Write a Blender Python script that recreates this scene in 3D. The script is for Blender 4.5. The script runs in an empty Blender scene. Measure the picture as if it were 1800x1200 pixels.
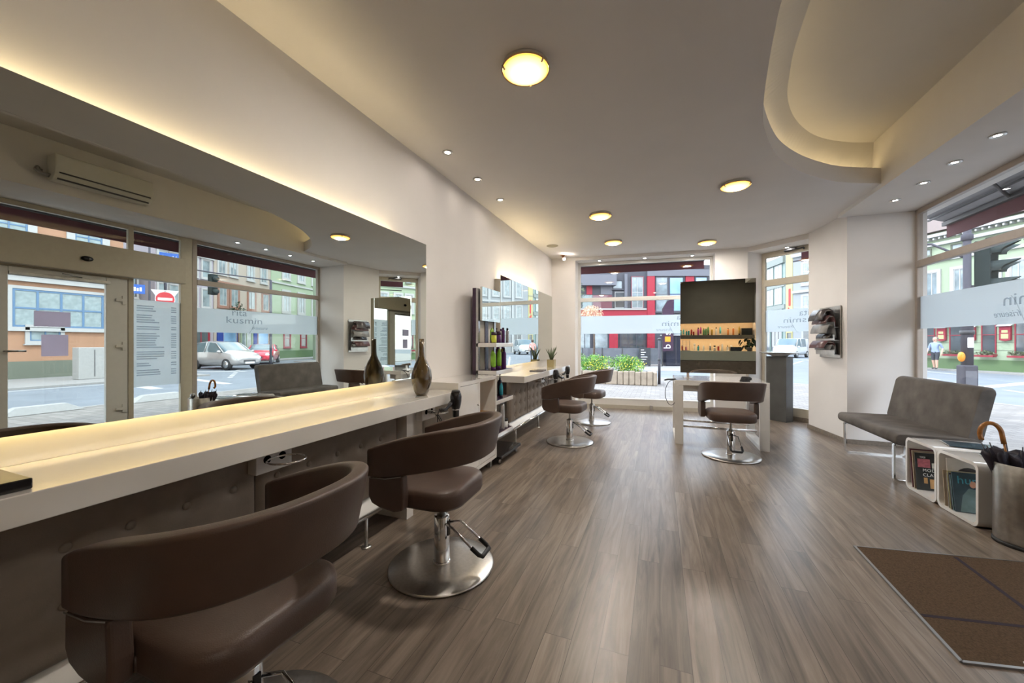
import bpy, bmesh, math, random
from mathutils import Vector, Matrix
R = math.radians
random.seed(11)
S = bpy.context.scene
C = S.collection

# ------------------------------------------------------------------ camera, world, sun, exposure
cam_d = bpy.data.cameras.new('camera'); cam = bpy.data.objects.new('camera', cam_d); C.objects.link(cam)
cam.location = (0, 0, 1.35); cam.rotation_euler = (R(90), 0, math.atan(260/670.))
cam_d.sensor_width = 36.0; cam_d.lens = 36.0*670/1800; cam_d.shift_y = 2/1800.; cam_d.clip_start = 0.03; cam_d.clip_end = 400
S.camera = cam
S.view_settings.view_transform = 'Standard'; S.view_settings.look = 'None'
S.view_settings.exposure = 0.74; S.view_settings.gamma = 1.0; S.view_settings.use_curve_mapping = False
cy = S.cycles
cy.use_denoising = True; cy.max_bounces = 12; cy.diffuse_bounces = 6; cy.glossy_bounces = 6
cy.transmission_bounces = 8; cy.transparent_max_bounces = 32; cy.sample_clamp_indirect = 5.0
cy.caustics_reflective = False; cy.caustics_refractive = False

W = bpy.data.worlds.new('sky'); S.world = W; W.use_nodes = True
def build_world():
    nt = W.node_tree; n = nt.nodes; n.clear(); L = nt.links.new
    out = n.new('ShaderNodeOutputWorld'); bg = n.new('ShaderNodeBackground'); bg.inputs[1].default_value = 3.4
    tc = n.new('ShaderNodeTexCoord'); sep = n.new('ShaderNodeSeparateXYZ'); L(tc.outputs['Generated'], sep.inputs[0])
    g = n.new('ShaderNodeValToRGB'); L(sep.outputs['Z'], g.inputs[0])
    g.color_ramp.elements[0].position = 0.0; g.color_ramp.elements[0].color = (0.86, 0.90, 0.95, 1)
    g.color_ramp.elements[1].position = 0.6; g.color_ramp.elements[1].color = (0.50, 0.66, 0.92, 1)
    mp = n.new('ShaderNodeMapping'); mp.inputs['Scale'].default_value = (1.6, 1.6, 3.5); L(tc.outputs['Generated'], mp.inputs[0])
    nz = n.new('ShaderNodeTexNoise'); nz.inputs['Scale'].default_value = 2.5; nz.inputs['Detail'].default_value = 7; L(mp.outputs[0], nz.inputs['Vector'])
    cr = n.new('ShaderNodeValToRGB'); L(nz.outputs['Fac'], cr.inputs[0]); cr.color_ramp.elements[0].position = 0.40; cr.color_ramp.elements[1].position = 0.62
    mx = n.new('ShaderNodeMix'); mx.data_type = 'RGBA'; L(cr.outputs[0], mx.inputs[0]); L(g.outputs[0], mx.inputs[6]); mx.inputs[7].default_value = (0.98, 0.98, 1.0, 1)
    L(mx.outputs[2], bg.inputs[0]); L(bg.outputs[0], out.inputs[0])
build_world()
sun_d = bpy.data.lights.new('sun', 'SUN'); sun_d.energy = 1.2; sun_d.angle = R(3); sun_d.color = (1.0, 0.95, 0.86)
sun = bpy.data.objects.new('sun', sun_d); C.objects.link(sun); sun.rotation_euler = (R(40), 0, R(-62))   # high, from behind the camera on the left

# ------------------------------------------------------------------ materials
M = {}
def mat(name, col, rough=0.5, metal=0.0, spec=0.5, var=0.08, scale=18.0, bump=0.0, bscale=60.0, coat=0.0, emit=None, estr=0.0, aniso=0.0):
    m = bpy.data.materials.new(name); m.use_nodes = True; nt = m.node_tree; n = nt.nodes; L = nt.links.new
    b = n['Principled BSDF']
    b.inputs['Roughness'].default_value = rough; b.inputs['Metallic'].default_value = metal
    b.inputs['Specular IOR Level'].default_value = spec; b.inputs['Coat Weight'].default_value = coat; b.inputs['Coat Roughness'].default_value = 0.04
    tc = n.new('ShaderNodeTexCoord')
    nz = n.new('ShaderNodeTexNoise'); nz.inputs['Scale'].default_value = scale; nz.inputs['Detail'].default_value = 4; L(tc.outputs['Object'], nz.inputs['Vector'])
    cr = n.new('ShaderNodeValToRGB'); L(nz.outputs['Fac'], cr.inputs[0])
    cr.color_ramp.elements[0].position = 0.3; cr.color_ramp.elements[1].position = 0.7
    cr.color_ramp.elements[0].color = tuple(max(0, c*(1-var)) for c in col)+(1,)
    cr.color_ramp.elements[1].color = tuple(min(1, c*(1+var)) for c in col)+(1,)
    L(cr.outputs[0], b.inputs['Base Color'])
    if bump > 0:
        n2 = n.new('ShaderNodeTexNoise'); n2.inputs['Scale'].default_value = bscale; n2.inputs['Detail'].default_value = 3; L(tc.outputs['Object'], n2.inputs['Vector'])
        bp = n.new('ShaderNodeBump'); bp.inputs['Strength'].default_value = bump; bp.inputs['Distance'].default_value = 0.01; L(n2.outputs['Fac'], bp.inputs['Height']); L(bp.outputs[0], b.inputs['Normal'])
    if emit is not None:
        b.inputs['Emission Color'].default_value = tuple(emit)+(1,); b.inputs['Emission Strength'].default_value = estr
    M[name] = m; return m

mat('plaster', (0.775, 0.750, 0.725), 0.75, spec=0.25, var=0.02, scale=3)
mat('plaster_ceiling', (0.750, 0.730, 0.720), 0.8, spec=0.2, var=0.02, scale=2)
mat('upper_plaster', (0.700, 0.680, 0.650), 0.85, spec=0.15, var=0.02, scale=2)
mat('dark_wall', (0.130, 0.120, 0.100), 0.6, var=0.08, scale=2)
mat('skirting', (0.20, 0.165, 0.13), 0.45, var=0.2, scale=30)
mat('frame_beige', (0.52, 0.47, 0.37), 0.4, var=0.03)
mat('frame_white', (0.70, 0.69, 0.65), 0.4, var=0.02)
mat('frame_brown', (0.40, 0.34, 0.29), 0.35, var=0.04)
mat('lacquer', (0.76, 0.74, 0.70), 0.18, spec=0.5, var=0.01, coat=1.0)
mat('lacquer_matte', (0.74, 0.72, 0.68), 0.35, var=0.02)
mat('beige_inside', (0.50, 0.46, 0.38), 0.5, var=0.03)
mat('leather', (0.082, 0.050, 0.037), 0.42, spec=0.5, var=0.12, scale=9, bump=0.12, bscale=260)
mat('uphol', (0.235, 0.195, 0.160), 0.55, spec=0.35, var=0.06, bump=0.08, bscale=200)
mat('suede', (0.125, 0.112, 0.102), 0.85, spec=0.2, var=0.28, scale=5, bump=0.1, bscale=250)
mat('chrome', (0.80, 0.80, 0.80), 0.10, metal=1.0, var=0.02)
mat('brushed', (0.62, 0.60, 0.57), 0.28, metal=1.0, var=0.08, scale=60)
mat('steel', (0.400, 0.385, 0.360), 0.33, metal=1.0, var=0.12, scale=25)
mat('black_plastic', (0.012, 0.011, 0.012), 0.22, var=0.2, coat=0.3)
mat('black_rubber', (0.015, 0.015, 0.016), 0.6, var=0.2)
mat('purple_dark', (0.045, 0.022, 0.045), 0.25, var=0.15)
mat('purple', (0.07, 0.015, 0.10), 0.25, var=0.15)
mat('purple_pale', (0.30, 0.20, 0.30), 0.3, var=0.1)
mat('lime', (0.22, 0.46, 0.04), 0.25, var=0.15)
mat('yellow_green', (0.55, 0.60, 0.05), 0.3, var=0.15)
mat('gold', (0.42, 0.27, 0.05), 0.25, var=0.1)
mat('teal', (0.02, 0.25, 0.32), 0.25, var=0.2)
mat('navy', (0.012, 0.015, 0.03), 0.22, var=0.2)
mat('silver', (0.52, 0.52, 0.52), 0.25, metal=0.8, var=0.05)
mat('white_plastic', (0.75, 0.75, 0.74), 0.3, var=0.03)
mat('orange_plastic', (0.85, 0.30, 0.02), 0.35, var=0.05)
mat('bottle_green', (0.10, 0.28, 0.12), 0.25, var=0.15)
mat('bottle_orange', (0.62, 0.20, 0.04), 0.3, var=0.1)
mat('bottle_red', (0.35, 0.03, 0.03), 0.3, var=0.1)
mat('bottle_magenta', (0.30, 0.03, 0.20), 0.3, var=0.1)
mat('bottle_cyan', (0.10, 0.45, 0.50), 0.3, var=0.1)
mat('vase_glass', (0.075, 0.046, 0.014), 0.04, spec=0.8, var=0.06, scale=6, coat=1.0)
mat('wood_tray', (0.52, 0.30, 0.12), 0.45, var=0.2, scale=10)
mat('umbrella_wood', (0.36, 0.15, 0.04), 0.25, var=0.2, scale=30)
mat('umbrella_cloth', (0.012, 0.008, 0.018), 0.7, var=0.3)
mat('concrete_dark', (0.088, 0.090, 0.088), 0.38, var=0.16, scale=5)
mat('bowl_grey', (0.45, 0.46, 0.46), 0.3, var=0.05)
mat('pot_olive', (0.32, 0.27, 0.14), 0.55, var=0.06)
mat('soil', (0.03, 0.022, 0.015), 0.9, var=0.4, scale=60)
mat('aloe', (0.09, 0.12, 0.06), 0.4, var=0.25, scale=20)
mat('leaf_dark', (0.012, 0.035, 0.012), 0.35, var=0.3)
mat('paper', (0.72, 0.70, 0.66), 0.6, var=0.05)
mat('paper_grey', (0.240, 0.235, 0.230), 0.4, var=0.25, scale=10)
mat('cover_dark', (0.055, 0.045, 0.045), 0.25, var=0.4, scale=9)
mat('cover_black', (0.010, 0.012, 0.013), 0.22, var=0.2)
mat('cover_blue', (0.025, 0.06, 0.085), 0.22, var=0.5, scale=7)
mat('cover_teal', (0.13, 0.22, 0.24), 0.22, var=0.3, scale=9)
mat('cover_red', (0.110, 0.045, 0.045), 0.28, var=0.4, scale=9)
mat('cover_tan', (0.42, 0.34, 0.24), 0.4, var=0.15)
mat('cover_maroon', (0.10, 0.02, 0.03), 0.3, var=0.2)
mat('cyan_ink', (0.03, 0.30, 0.42), 0.4, var=0.05)
mat('white_ink', (0.80, 0.80, 0.80), 0.5, var=0.02)
mat('pink_ink', (0.45, 0.13, 0.17), 0.4, var=0.3, scale=40)
mat('skin_ink', (0.50, 0.27, 0.18), 0.4, var=0.15, scale=30)
mat('grey_ink', (0.400, 0.430, 0.460), 0.6, var=0.03)
mat('notice_grey', (0.580, 0.550, 0.600), 0.6, var=0.03)
mat('mat_brown', (0.105, 0.070, 0.044), 0.95, spec=0.1, var=0.3, scale=120, bump=0.5, bscale=500)
mat('mat_line', (0.022, 0.013, 0.024), 0.9, var=0.2)
mat('alu', (0.30, 0.30, 0.30), 0.4, metal=0.9, var=0.05)
mat('copper', (0.65, 0.38, 0.22), 0.25, metal=1.0, var=0.05)
mat('speaker_grille', (0.33, 0.31, 0.25), 0.7, var=0.05)
mat('aircon_white', (0.66, 0.65, 0.58), 0.4, var=0.02)
mat('valance', (0.115, 0.028, 0.036), 0.8, var=0.1)
mat('awning_grey', (0.30, 0.30, 0.32), 0.7, var=0.06)
mat('metal_dark', (0.05, 0.05, 0.055), 0.45, var=0.1)
# outside
mat('asphalt', (0.167, 0.186, 0.211), 0.85, var=0.10, scale=1.2, bump=0.2, bscale=80)
mat('marking', (0.411, 0.411, 0.411), 0.8, var=0.05)
mat('kerb', (0.281, 0.271, 0.261), 0.8, var=0.08)
mat('concrete_light', (0.348, 0.348, 0.339), 0.8, var=0.06)
mat('orange_render', (0.387, 0.218, 0.136), 0.85, var=0.05, scale=3)
mat('green_render', (0.312, 0.382, 0.265), 0.85, var=0.04, scale=3)
mat('green_base', (0.097, 0.165, 0.073), 0.85, var=0.08)
mat('grey_green_base', (0.145, 0.160, 0.126), 0.85, var=0.06)
mat('lavender_render', (0.329, 0.300, 0.339), 0.85, var=0.03)
mat('cream_render', (0.406, 0.348, 0.290), 0.85, var=0.03)
mat('white_render', (0.396, 0.396, 0.378), 0.85, var=0.03)
mat('blue_paint', (0.100, 0.190, 0.320), 0.5, var=0.06)
mat('deep_blue', (0.019, 0.050, 0.279), 0.45, var=0.06)
mat('sign_blue', (0.012, 0.087, 0.384), 0.4, var=0.02)
mat('sign_red', (0.446, 0.019, 0.031), 0.4, var=0.02)
mat('red_render', (0.329, 0.015, 0.034), 0.55, var=0.03)
mat('red_panel', (0.174, 0.048, 0.068), 0.5, var=0.05)
mat('grey_panel', (0.051, 0.053, 0.068), 0.5, var=0.06)
mat('grey_panel_pale', (0.136, 0.140, 0.165), 0.5, var=0.05)
mat('red_frame', (0.260, 0.019, 0.037), 0.5, var=0.05)
mat('terracotta', (0.281, 0.145, 0.106), 0.7, var=0.06)
mat('white_trim', (0.411, 0.411, 0.406), 0.7, var=0.02)
mat('roof_brown', (0.161, 0.118, 0.105), 0.8, var=0.15)
mat('roof_slate', (0.124, 0.130, 0.149), 0.7, var=0.12)
mat('grey_facade', (0.271, 0.290, 0.305), 0.8, var=0.03)
mat('grey_facade_light', (0.367, 0.382, 0.387), 0.8, var=0.03)
mat('yellow_render', (0.416, 0.387, 0.203), 0.8, var=0.03)
mat('modern_green', (0.136, 0.203, 0.193), 0.4, var=0.10)
mat('modern_grey', (0.154, 0.184, 0.174), 0.5, var=0.1)
mat('beige_render', (0.339, 0.271, 0.213), 0.85, var=0.05)
mat('pane_dark', (0.07, 0.085, 0.095), 0.06, spec=0.9, var=0.3, scale=2)
mat('pane_grey', (0.22, 0.27, 0.29), 0.06, spec=0.9, var=0.35, scale=2)
mat('pane_sky', (0.24, 0.42, 0.66), 0.08, spec=0.9, var=0.35, scale=0.6)  # reflected sky is painted into the blue pane colour
mat('curtain_pale', (0.270, 0.330, 0.340), 0.7, var=0.2, scale=6)
mat('stone_beige', (0.307, 0.250, 0.191), 0.85, var=0.16, scale=6, bump=0.3, bscale=40)
mat('shrub_green', (0.16, 0.34, 0.06), 0.55, var=0.45, scale=3)
mat('shrub_yellow', (0.80, 0.72, 0.06), 0.5, var=0.2)
mat('blossom', (0.620, 0.420, 0.280), 0.6, var=0.2, scale=5)
mat('bark', (0.10, 0.07, 0.05), 0.9, var=0.3)
mat('car_silver', (0.400, 0.385, 0.380), 0.22, metal=0.25, var=0.02, coat=0.8)
mat('car_red', (0.62, 0.02, 0.05), 0.22, var=0.02, coat=0.8)
mat('car_white', (0.620, 0.640, 0.660), 0.22, var=0.02, coat=0.8)
mat('car_glass', (0.10, 0.15, 0.17), 0.05, spec=1.0, var=0.2, scale=1)
mat('lamp_clear', (0.80, 0.82, 0.84), 0.1, var=0.03)
mat('tyre', (0.018, 0.018, 0.02), 0.8, var=0.2)
mat('pole_grey', (0.075, 0.073, 0.090), 0.75, spec=0.15, var=0.08)
mat('pole_green', (0.022, 0.032, 0.032), 0.8, spec=0.15, var=0.1)
mat('visor', (0.040, 0.052, 0.052), 0.85, spec=0.1, var=0.1)
mat('hair_grey', (0.20, 0.18, 0.16), 0.8, var=0.3)
mat('hair_brown', (0.10, 0.06, 0.04), 0.7, var=0.3)
mat('skin', (0.62, 0.36, 0.26), 0.55, var=0.04)
mat('shirt_blue', (0.26, 0.33, 0.52), 0.8, var=0.08)
mat('shirt_pink', (0.82, 0.36, 0.32), 0.8, var=0.06)
mat('trousers_dark', (0.03, 0.035, 0.05), 0.8, var=0.1)
mat('shoe', (0.03, 0.03, 0.035), 0.6, var=0.1)
mat('chalkboard', (0.035, 0.04, 0.045), 0.7, var=0.15)
mat('terrace_fence', (0.11, 0.12, 0.14), 0.25, spec=0.7, var=0.15, scale=2)
mat('reception_white', (0.62, 0.66, 0.58), 0.3, var=0.02)
mat('niche', (0.62, 0.50, 0.38), 0.7, var=0.03)

def special():
    # mirror
    m = mat('mirror', (0.70, 0.725, 0.68), 0.0, metal=1.0, var=0.0)
    # clear window glass: see-through with a fresnel sheen
    def glass(name, tint, ior=1.45):
        m = bpy.data.materials.new(name); m.use_nodes = True; nt = m.node_tree; n = nt.nodes; n.clear(); L = nt.links.new
        o = n.new('ShaderNodeOutputMaterial'); t = n.new('ShaderNodeBsdfTransparent'); t.inputs[0].default_value = tint+(1,)
        g = n.new('ShaderNodeBsdfGlossy'); g.inputs['Roughness'].default_value = 0.0
        lw = n.new('ShaderNodeLayerWeight'); lw.inputs[0].default_value = 0.5
        pw = n.new('ShaderNodeMath'); pw.operation = 'POWER'; pw.inputs[1].default_value = 5.0; L(lw.outputs['Facing'], pw.inputs[0])
        f = n.new('ShaderNodeMath'); f.operation = 'MULTIPLY_ADD'; f.inputs[1].default_value = 0.90; f.inputs[2].default_value = 0.028; L(pw.outputs[0], f.inputs[0])
        x = n.new('ShaderNodeMixShader'); L(f.outputs[0], x.inputs[0]); L(t.outputs[0], x.inputs[1]); L(g.outputs[0], x.inputs[2]); L(x.outputs[0], o.inputs[0]); M[name] = m
    glass('glass', (0.97, 0.985, 0.98)); glass('glass_amber', (0.95, 0.80, 0.55))
    # frosted film
    m = bpy.data.materials.new('frosted'); m.use_nodes = True; nt = m.node_tree; n = nt.nodes; n.clear(); L = nt.links.new
    o = n.new('ShaderNodeOutputMaterial'); t = n.new('ShaderNodeBsdfTransparent'); t.inputs[0].default_value = (0.9, 0.95, 0.97, 1)
    tr = n.new('ShaderNodeBsdfTranslucent'); tr.inputs[0].default_value = (0.92, 0.96, 0.99, 1)
    df = n.new('ShaderNodeBsdfDiffuse'); df.inputs[0].default_value = (0.80, 0.85, 0.88, 1)
    nz = n.new('ShaderNodeTexNoise'); nz.inputs['Scale'].default_value = 300; cr = n.new('ShaderNodeMapRange'); cr.inputs[3].default_value = 0.04; cr.inputs[4].default_value = 0.08; L(nz.outputs['Fac'], cr.inputs[0])
    rf = n.new('ShaderNodeBsdfRefraction'); rf.inputs['Color'].default_value = (0.90, 0.95, 0.98, 1); rf.inputs['Roughness'].default_value = 0.75; rf.inputs['IOR'].default_value = 1.35
    a0 = n.new('ShaderNodeMixShader'); a0.inputs[0].default_value = 0.55; L(tr.outputs[0], a0.inputs[1]); L(rf.outputs[0], a0.inputs[2])
    a = n.new('ShaderNodeMixShader'); a.inputs[0].default_value = 0.15; L(a0.outputs[0], a.inputs[1]); L(df.outputs[0], a.inputs[2])
    b = n.new('ShaderNodeMixShader'); L(cr.outputs[0], b.inputs[0]); L(a.outputs[0], b.inputs[1]); L(t.outputs[0], b.inputs[2]); L(b.outputs[0], o.inputs[0]); M['frosted'] = m
    # sheer grey print on the film
    m = bpy.data.materials.new('sheer_ink'); m.use_nodes = True; n = m.node_tree.nodes; n.clear()
    o = n.new('ShaderNodeOutputMaterial'); t = n.new('ShaderNodeBsdfTransparent'); t.inputs[0].default_value = (0.74, 0.76, 0.78, 1); m.node_tree.links.new(t.outputs[0], o.inputs[0]); M['sheer_ink'] = m
    # notices taped on the door glass: thin paper, lit from behind
    m = bpy.data.materials.new('notice_paper'); m.use_nodes = True; n = m.node_tree.nodes; n.clear(); L = m.node_tree.links.new
    o = n.new('ShaderNodeOutputMaterial'); a = n.new('ShaderNodeBsdfTranslucent'); a.inputs[0].default_value = (0.72, 0.66, 0.75, 1); d = n.new('ShaderNodeBsdfDiffuse'); d.inputs[0].default_value = (0.6, 0.57, 0.62, 1)
    x = n.new('ShaderNodeMixShader'); x.inputs[0].default_value = 0.3; L(a.outputs[0], x.inputs[1]); L(d.outputs[0], x.inputs[2]); L(x.outputs[0], o.inputs[0]); M['notice_paper'] = m
    # light givers
    def emis(name, col, st):
        m = bpy.data.materials.new(name); m.use_nodes = True; n = m.node_tree.nodes; n.clear()
        o = n.new('ShaderNodeOutputMaterial'); e = n.new('ShaderNodeEmission'); e.inputs[0].default_value = col+(1,); e.inputs[1].default_value = st
        m.node_tree.links.new(e.outputs[0], o.inputs[0]); M[name] = m
    emis('led_warm', (1.0, 0.78, 0.42), 18.0); emis('led_counter', (1.0, 0.74, 0.33), 12.5); emis('led_cove', (1.0, 0.78, 0.42), 8.0); emis('led_shelf', (1.0, 0.68, 0.38), 30.0)
    emis('spot_glow', (1.0, 0.88, 0.78), 100.0); emis('spot_cool', (1.0, 0.95, 0.90), 100.0)
    # amber glass lamp diffuser: bulb-bright in the middle, amber at the rim
    m = bpy.data.materials.new('lamp_diffuser'); m.use_nodes = True; nt = m.node_tree; n = nt.nodes; n.clear(); L = nt.links.new
    o = n.new('ShaderNodeOutputMaterial'); e = n.new('ShaderNodeEmission'); tc = n.new('ShaderNodeTexCoord'); mp = n.new('ShaderNodeMapping'); mp.inputs['Scale'].default_value = (1, 1, 0); L(tc.outputs['Object'], mp.inputs[0])
    ln = n.new('ShaderNodeVectorMath'); ln.operation = 'LENGTH'; L(mp.outputs[0], ln.inputs[0])
    mr = n.new('ShaderNodeMapRange'); mr.inputs[1].default_value = 0.0; mr.inputs[2].default_value = 0.150; L(ln.outputs['Value'], mr.inputs[0])
    cr = n.new('ShaderNodeValToRGB'); L(mr.outputs[0], cr.inputs[0]); cr.color_ramp.elements[0].position = 0.40; cr.color_ramp.elements[0].color = (1, 0.92, 0.82, 1)
    cr.color_ramp.elements[1].position = 0.97; cr.color_ramp.elements[1].color = (0.0036, 0.0017, 0.0004, 1)
    k = cr.color_ramp.elements.new(0.55); k.color = (0.0140, 0.0075, 0.0020, 1)
    L(cr.outputs[0], e.inputs[0]); e.inputs[1].default_value = 340.0; L(e.outputs[0], o.inputs[0]); M['lamp_diffuser'] = m
    # wood plank floor, boards run along Y
    m = bpy.data.materials.new('plank_floor'); m.use_nodes = True; nt = m.node_tree; n = nt.nodes; L = nt.links.new; b = n['Principled BSDF']
    tc = n.new('ShaderNodeTexCoord'); mp = n.new('ShaderNodeMapping'); mp.inputs['Rotation'].default_value = (0, 0, R(90)); L(tc.outputs['Object'], mp.inputs[0])
    br = n.new('ShaderNodeTexBrick'); br.inputs['Scale'].default_value = 1.0; br.inputs['Brick Width'].default_value = 1.25; br.inputs['Row Height'].default_value = 0.125
    br.inputs['Mortar Size'].default_value = 0.0012; br.inputs['Mortar Smooth'].default_value = 0.3; br.offset = 0.37; br.inputs['Bias'].default_value = 0.0
    br.inputs['Color1'].default_value = (0.0, 0.0, 0.0, 1); br.inputs['Color2'].default_value = (1, 1, 1, 1); br.inputs['Mortar'].default_value = (0.5, 0.5, 0.5, 1); L(mp.outputs[0], br.inputs['Vector'])
    mg = n.new('ShaderNodeMapping'); mg.inputs['Scale'].default_value = (1.6, 22, 1); L(mp.outputs[0], mg.inputs[0])
    off = n.new('ShaderNodeVectorMath'); off.operation = 'ADD'; sc = n.new('ShaderNodeVectorMath'); sc.operation = 'SCALE'; sc.inputs[3].default_value = 17.0; L(br.outputs['Color'], sc.inputs[0]); L(mg.outputs[0], off.inputs[0]); L(sc.outputs[0], off.inputs[1])
    nz = n.new('ShaderNodeTexNoise'); nz.inputs['Scale'].default_value = 1.0; nz.inputs['Detail'].default_value = 7; nz.inputs['Roughness'].default_value = 0.62; nz.inputs['Distortion'].default_value = 0.9; L(off.outputs[0], nz.inputs['Vector'])
    cr = n.new('ShaderNodeValToRGB'); L(nz.outputs['Fac'], cr.inputs[0]); cr.color_ramp.elements[0].position = 0.30; cr.color_ramp.elements[1].position = 0.72
    cr.color_ramp.elements[0].color = (0.090, 0.070, 0.054, 1); cr.color_ramp.elements[1].color = (0.270, 0.221, 0.178, 1); k = cr.color_ramp.elements.new(0.5); k.color = (0.178, 0.140, 0.109, 1)
    mr = n.new('ShaderNodeMapRange'); mr.inputs[3].default_value = 0.80; mr.inputs[4].default_value = 1.16; L(br.outputs['Color'], mr.inputs[0])
    mu = n.new('ShaderNodeVectorMath'); mu.operation = 'SCALE'; L(cr.outputs[0], mu.inputs[0]); L(mr.outputs[0], mu.inputs[3])
    mo = n.new('ShaderNodeMix'); mo.data_type = 'RGBA'; L(br.outputs['Fac'], mo.inputs[0]); L(mu.outputs[0], mo.inputs[6]); mo.inputs[7].default_value = (0.05, 0.036, 0.026, 1); L(mo.outputs[2], b.inputs['Base Color'])
    rr = n.new('ShaderNodeMapRange'); rr.inputs[3].default_value = 0.27; rr.inputs[4].default_value = 0.35; L(nz.outputs['Fac'], rr.inputs[0]); L(rr.outputs[0], b.inputs['Roughness']); b.inputs['Specular IOR Level'].default_value = 0.55
    bp = n.new('ShaderNodeBump'); bp.inputs['Strength'].default_value = 0.01; bp.inputs['Distance'].default_value = 0.002; L(nz.outputs['Fac'], bp.inputs['Height']); L(bp.outputs[0], b.inputs['Normal']); M['plank_floor'] = m
    # pavement of small concrete blocks
    m = bpy.data.materials.new('paving'); m.use_nodes = True; nt = m.node_tree; n = nt.nodes; L = nt.links.new; b = n['Principled BSDF']; b.inputs['Roughness'].default_value = 0.85
    tc = n.new('ShaderNodeTexCoord'); br = n.new('ShaderNodeTexBrick'); br.inputs['Scale'].default_value = 1.0; br.inputs['Brick Width'].default_value = 0.26; br.inputs['Row Height'].default_value = 0.18; br.inputs['Mortar Size'].default_value = 0.010
    br.inputs['Color1'].default_value = (0.25, 0.23, 0.213, 1); br.inputs['Color2'].default_value = (0.185, 0.17, 0.157, 1); br.inputs['Mortar'].default_value = (0.14, 0.125, 0.115, 1); L(tc.outputs['Object'], br.inputs['Vector']); L(br.outputs['Color'], b.inputs['Base Color']); M['paving'] = m
special()

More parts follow.
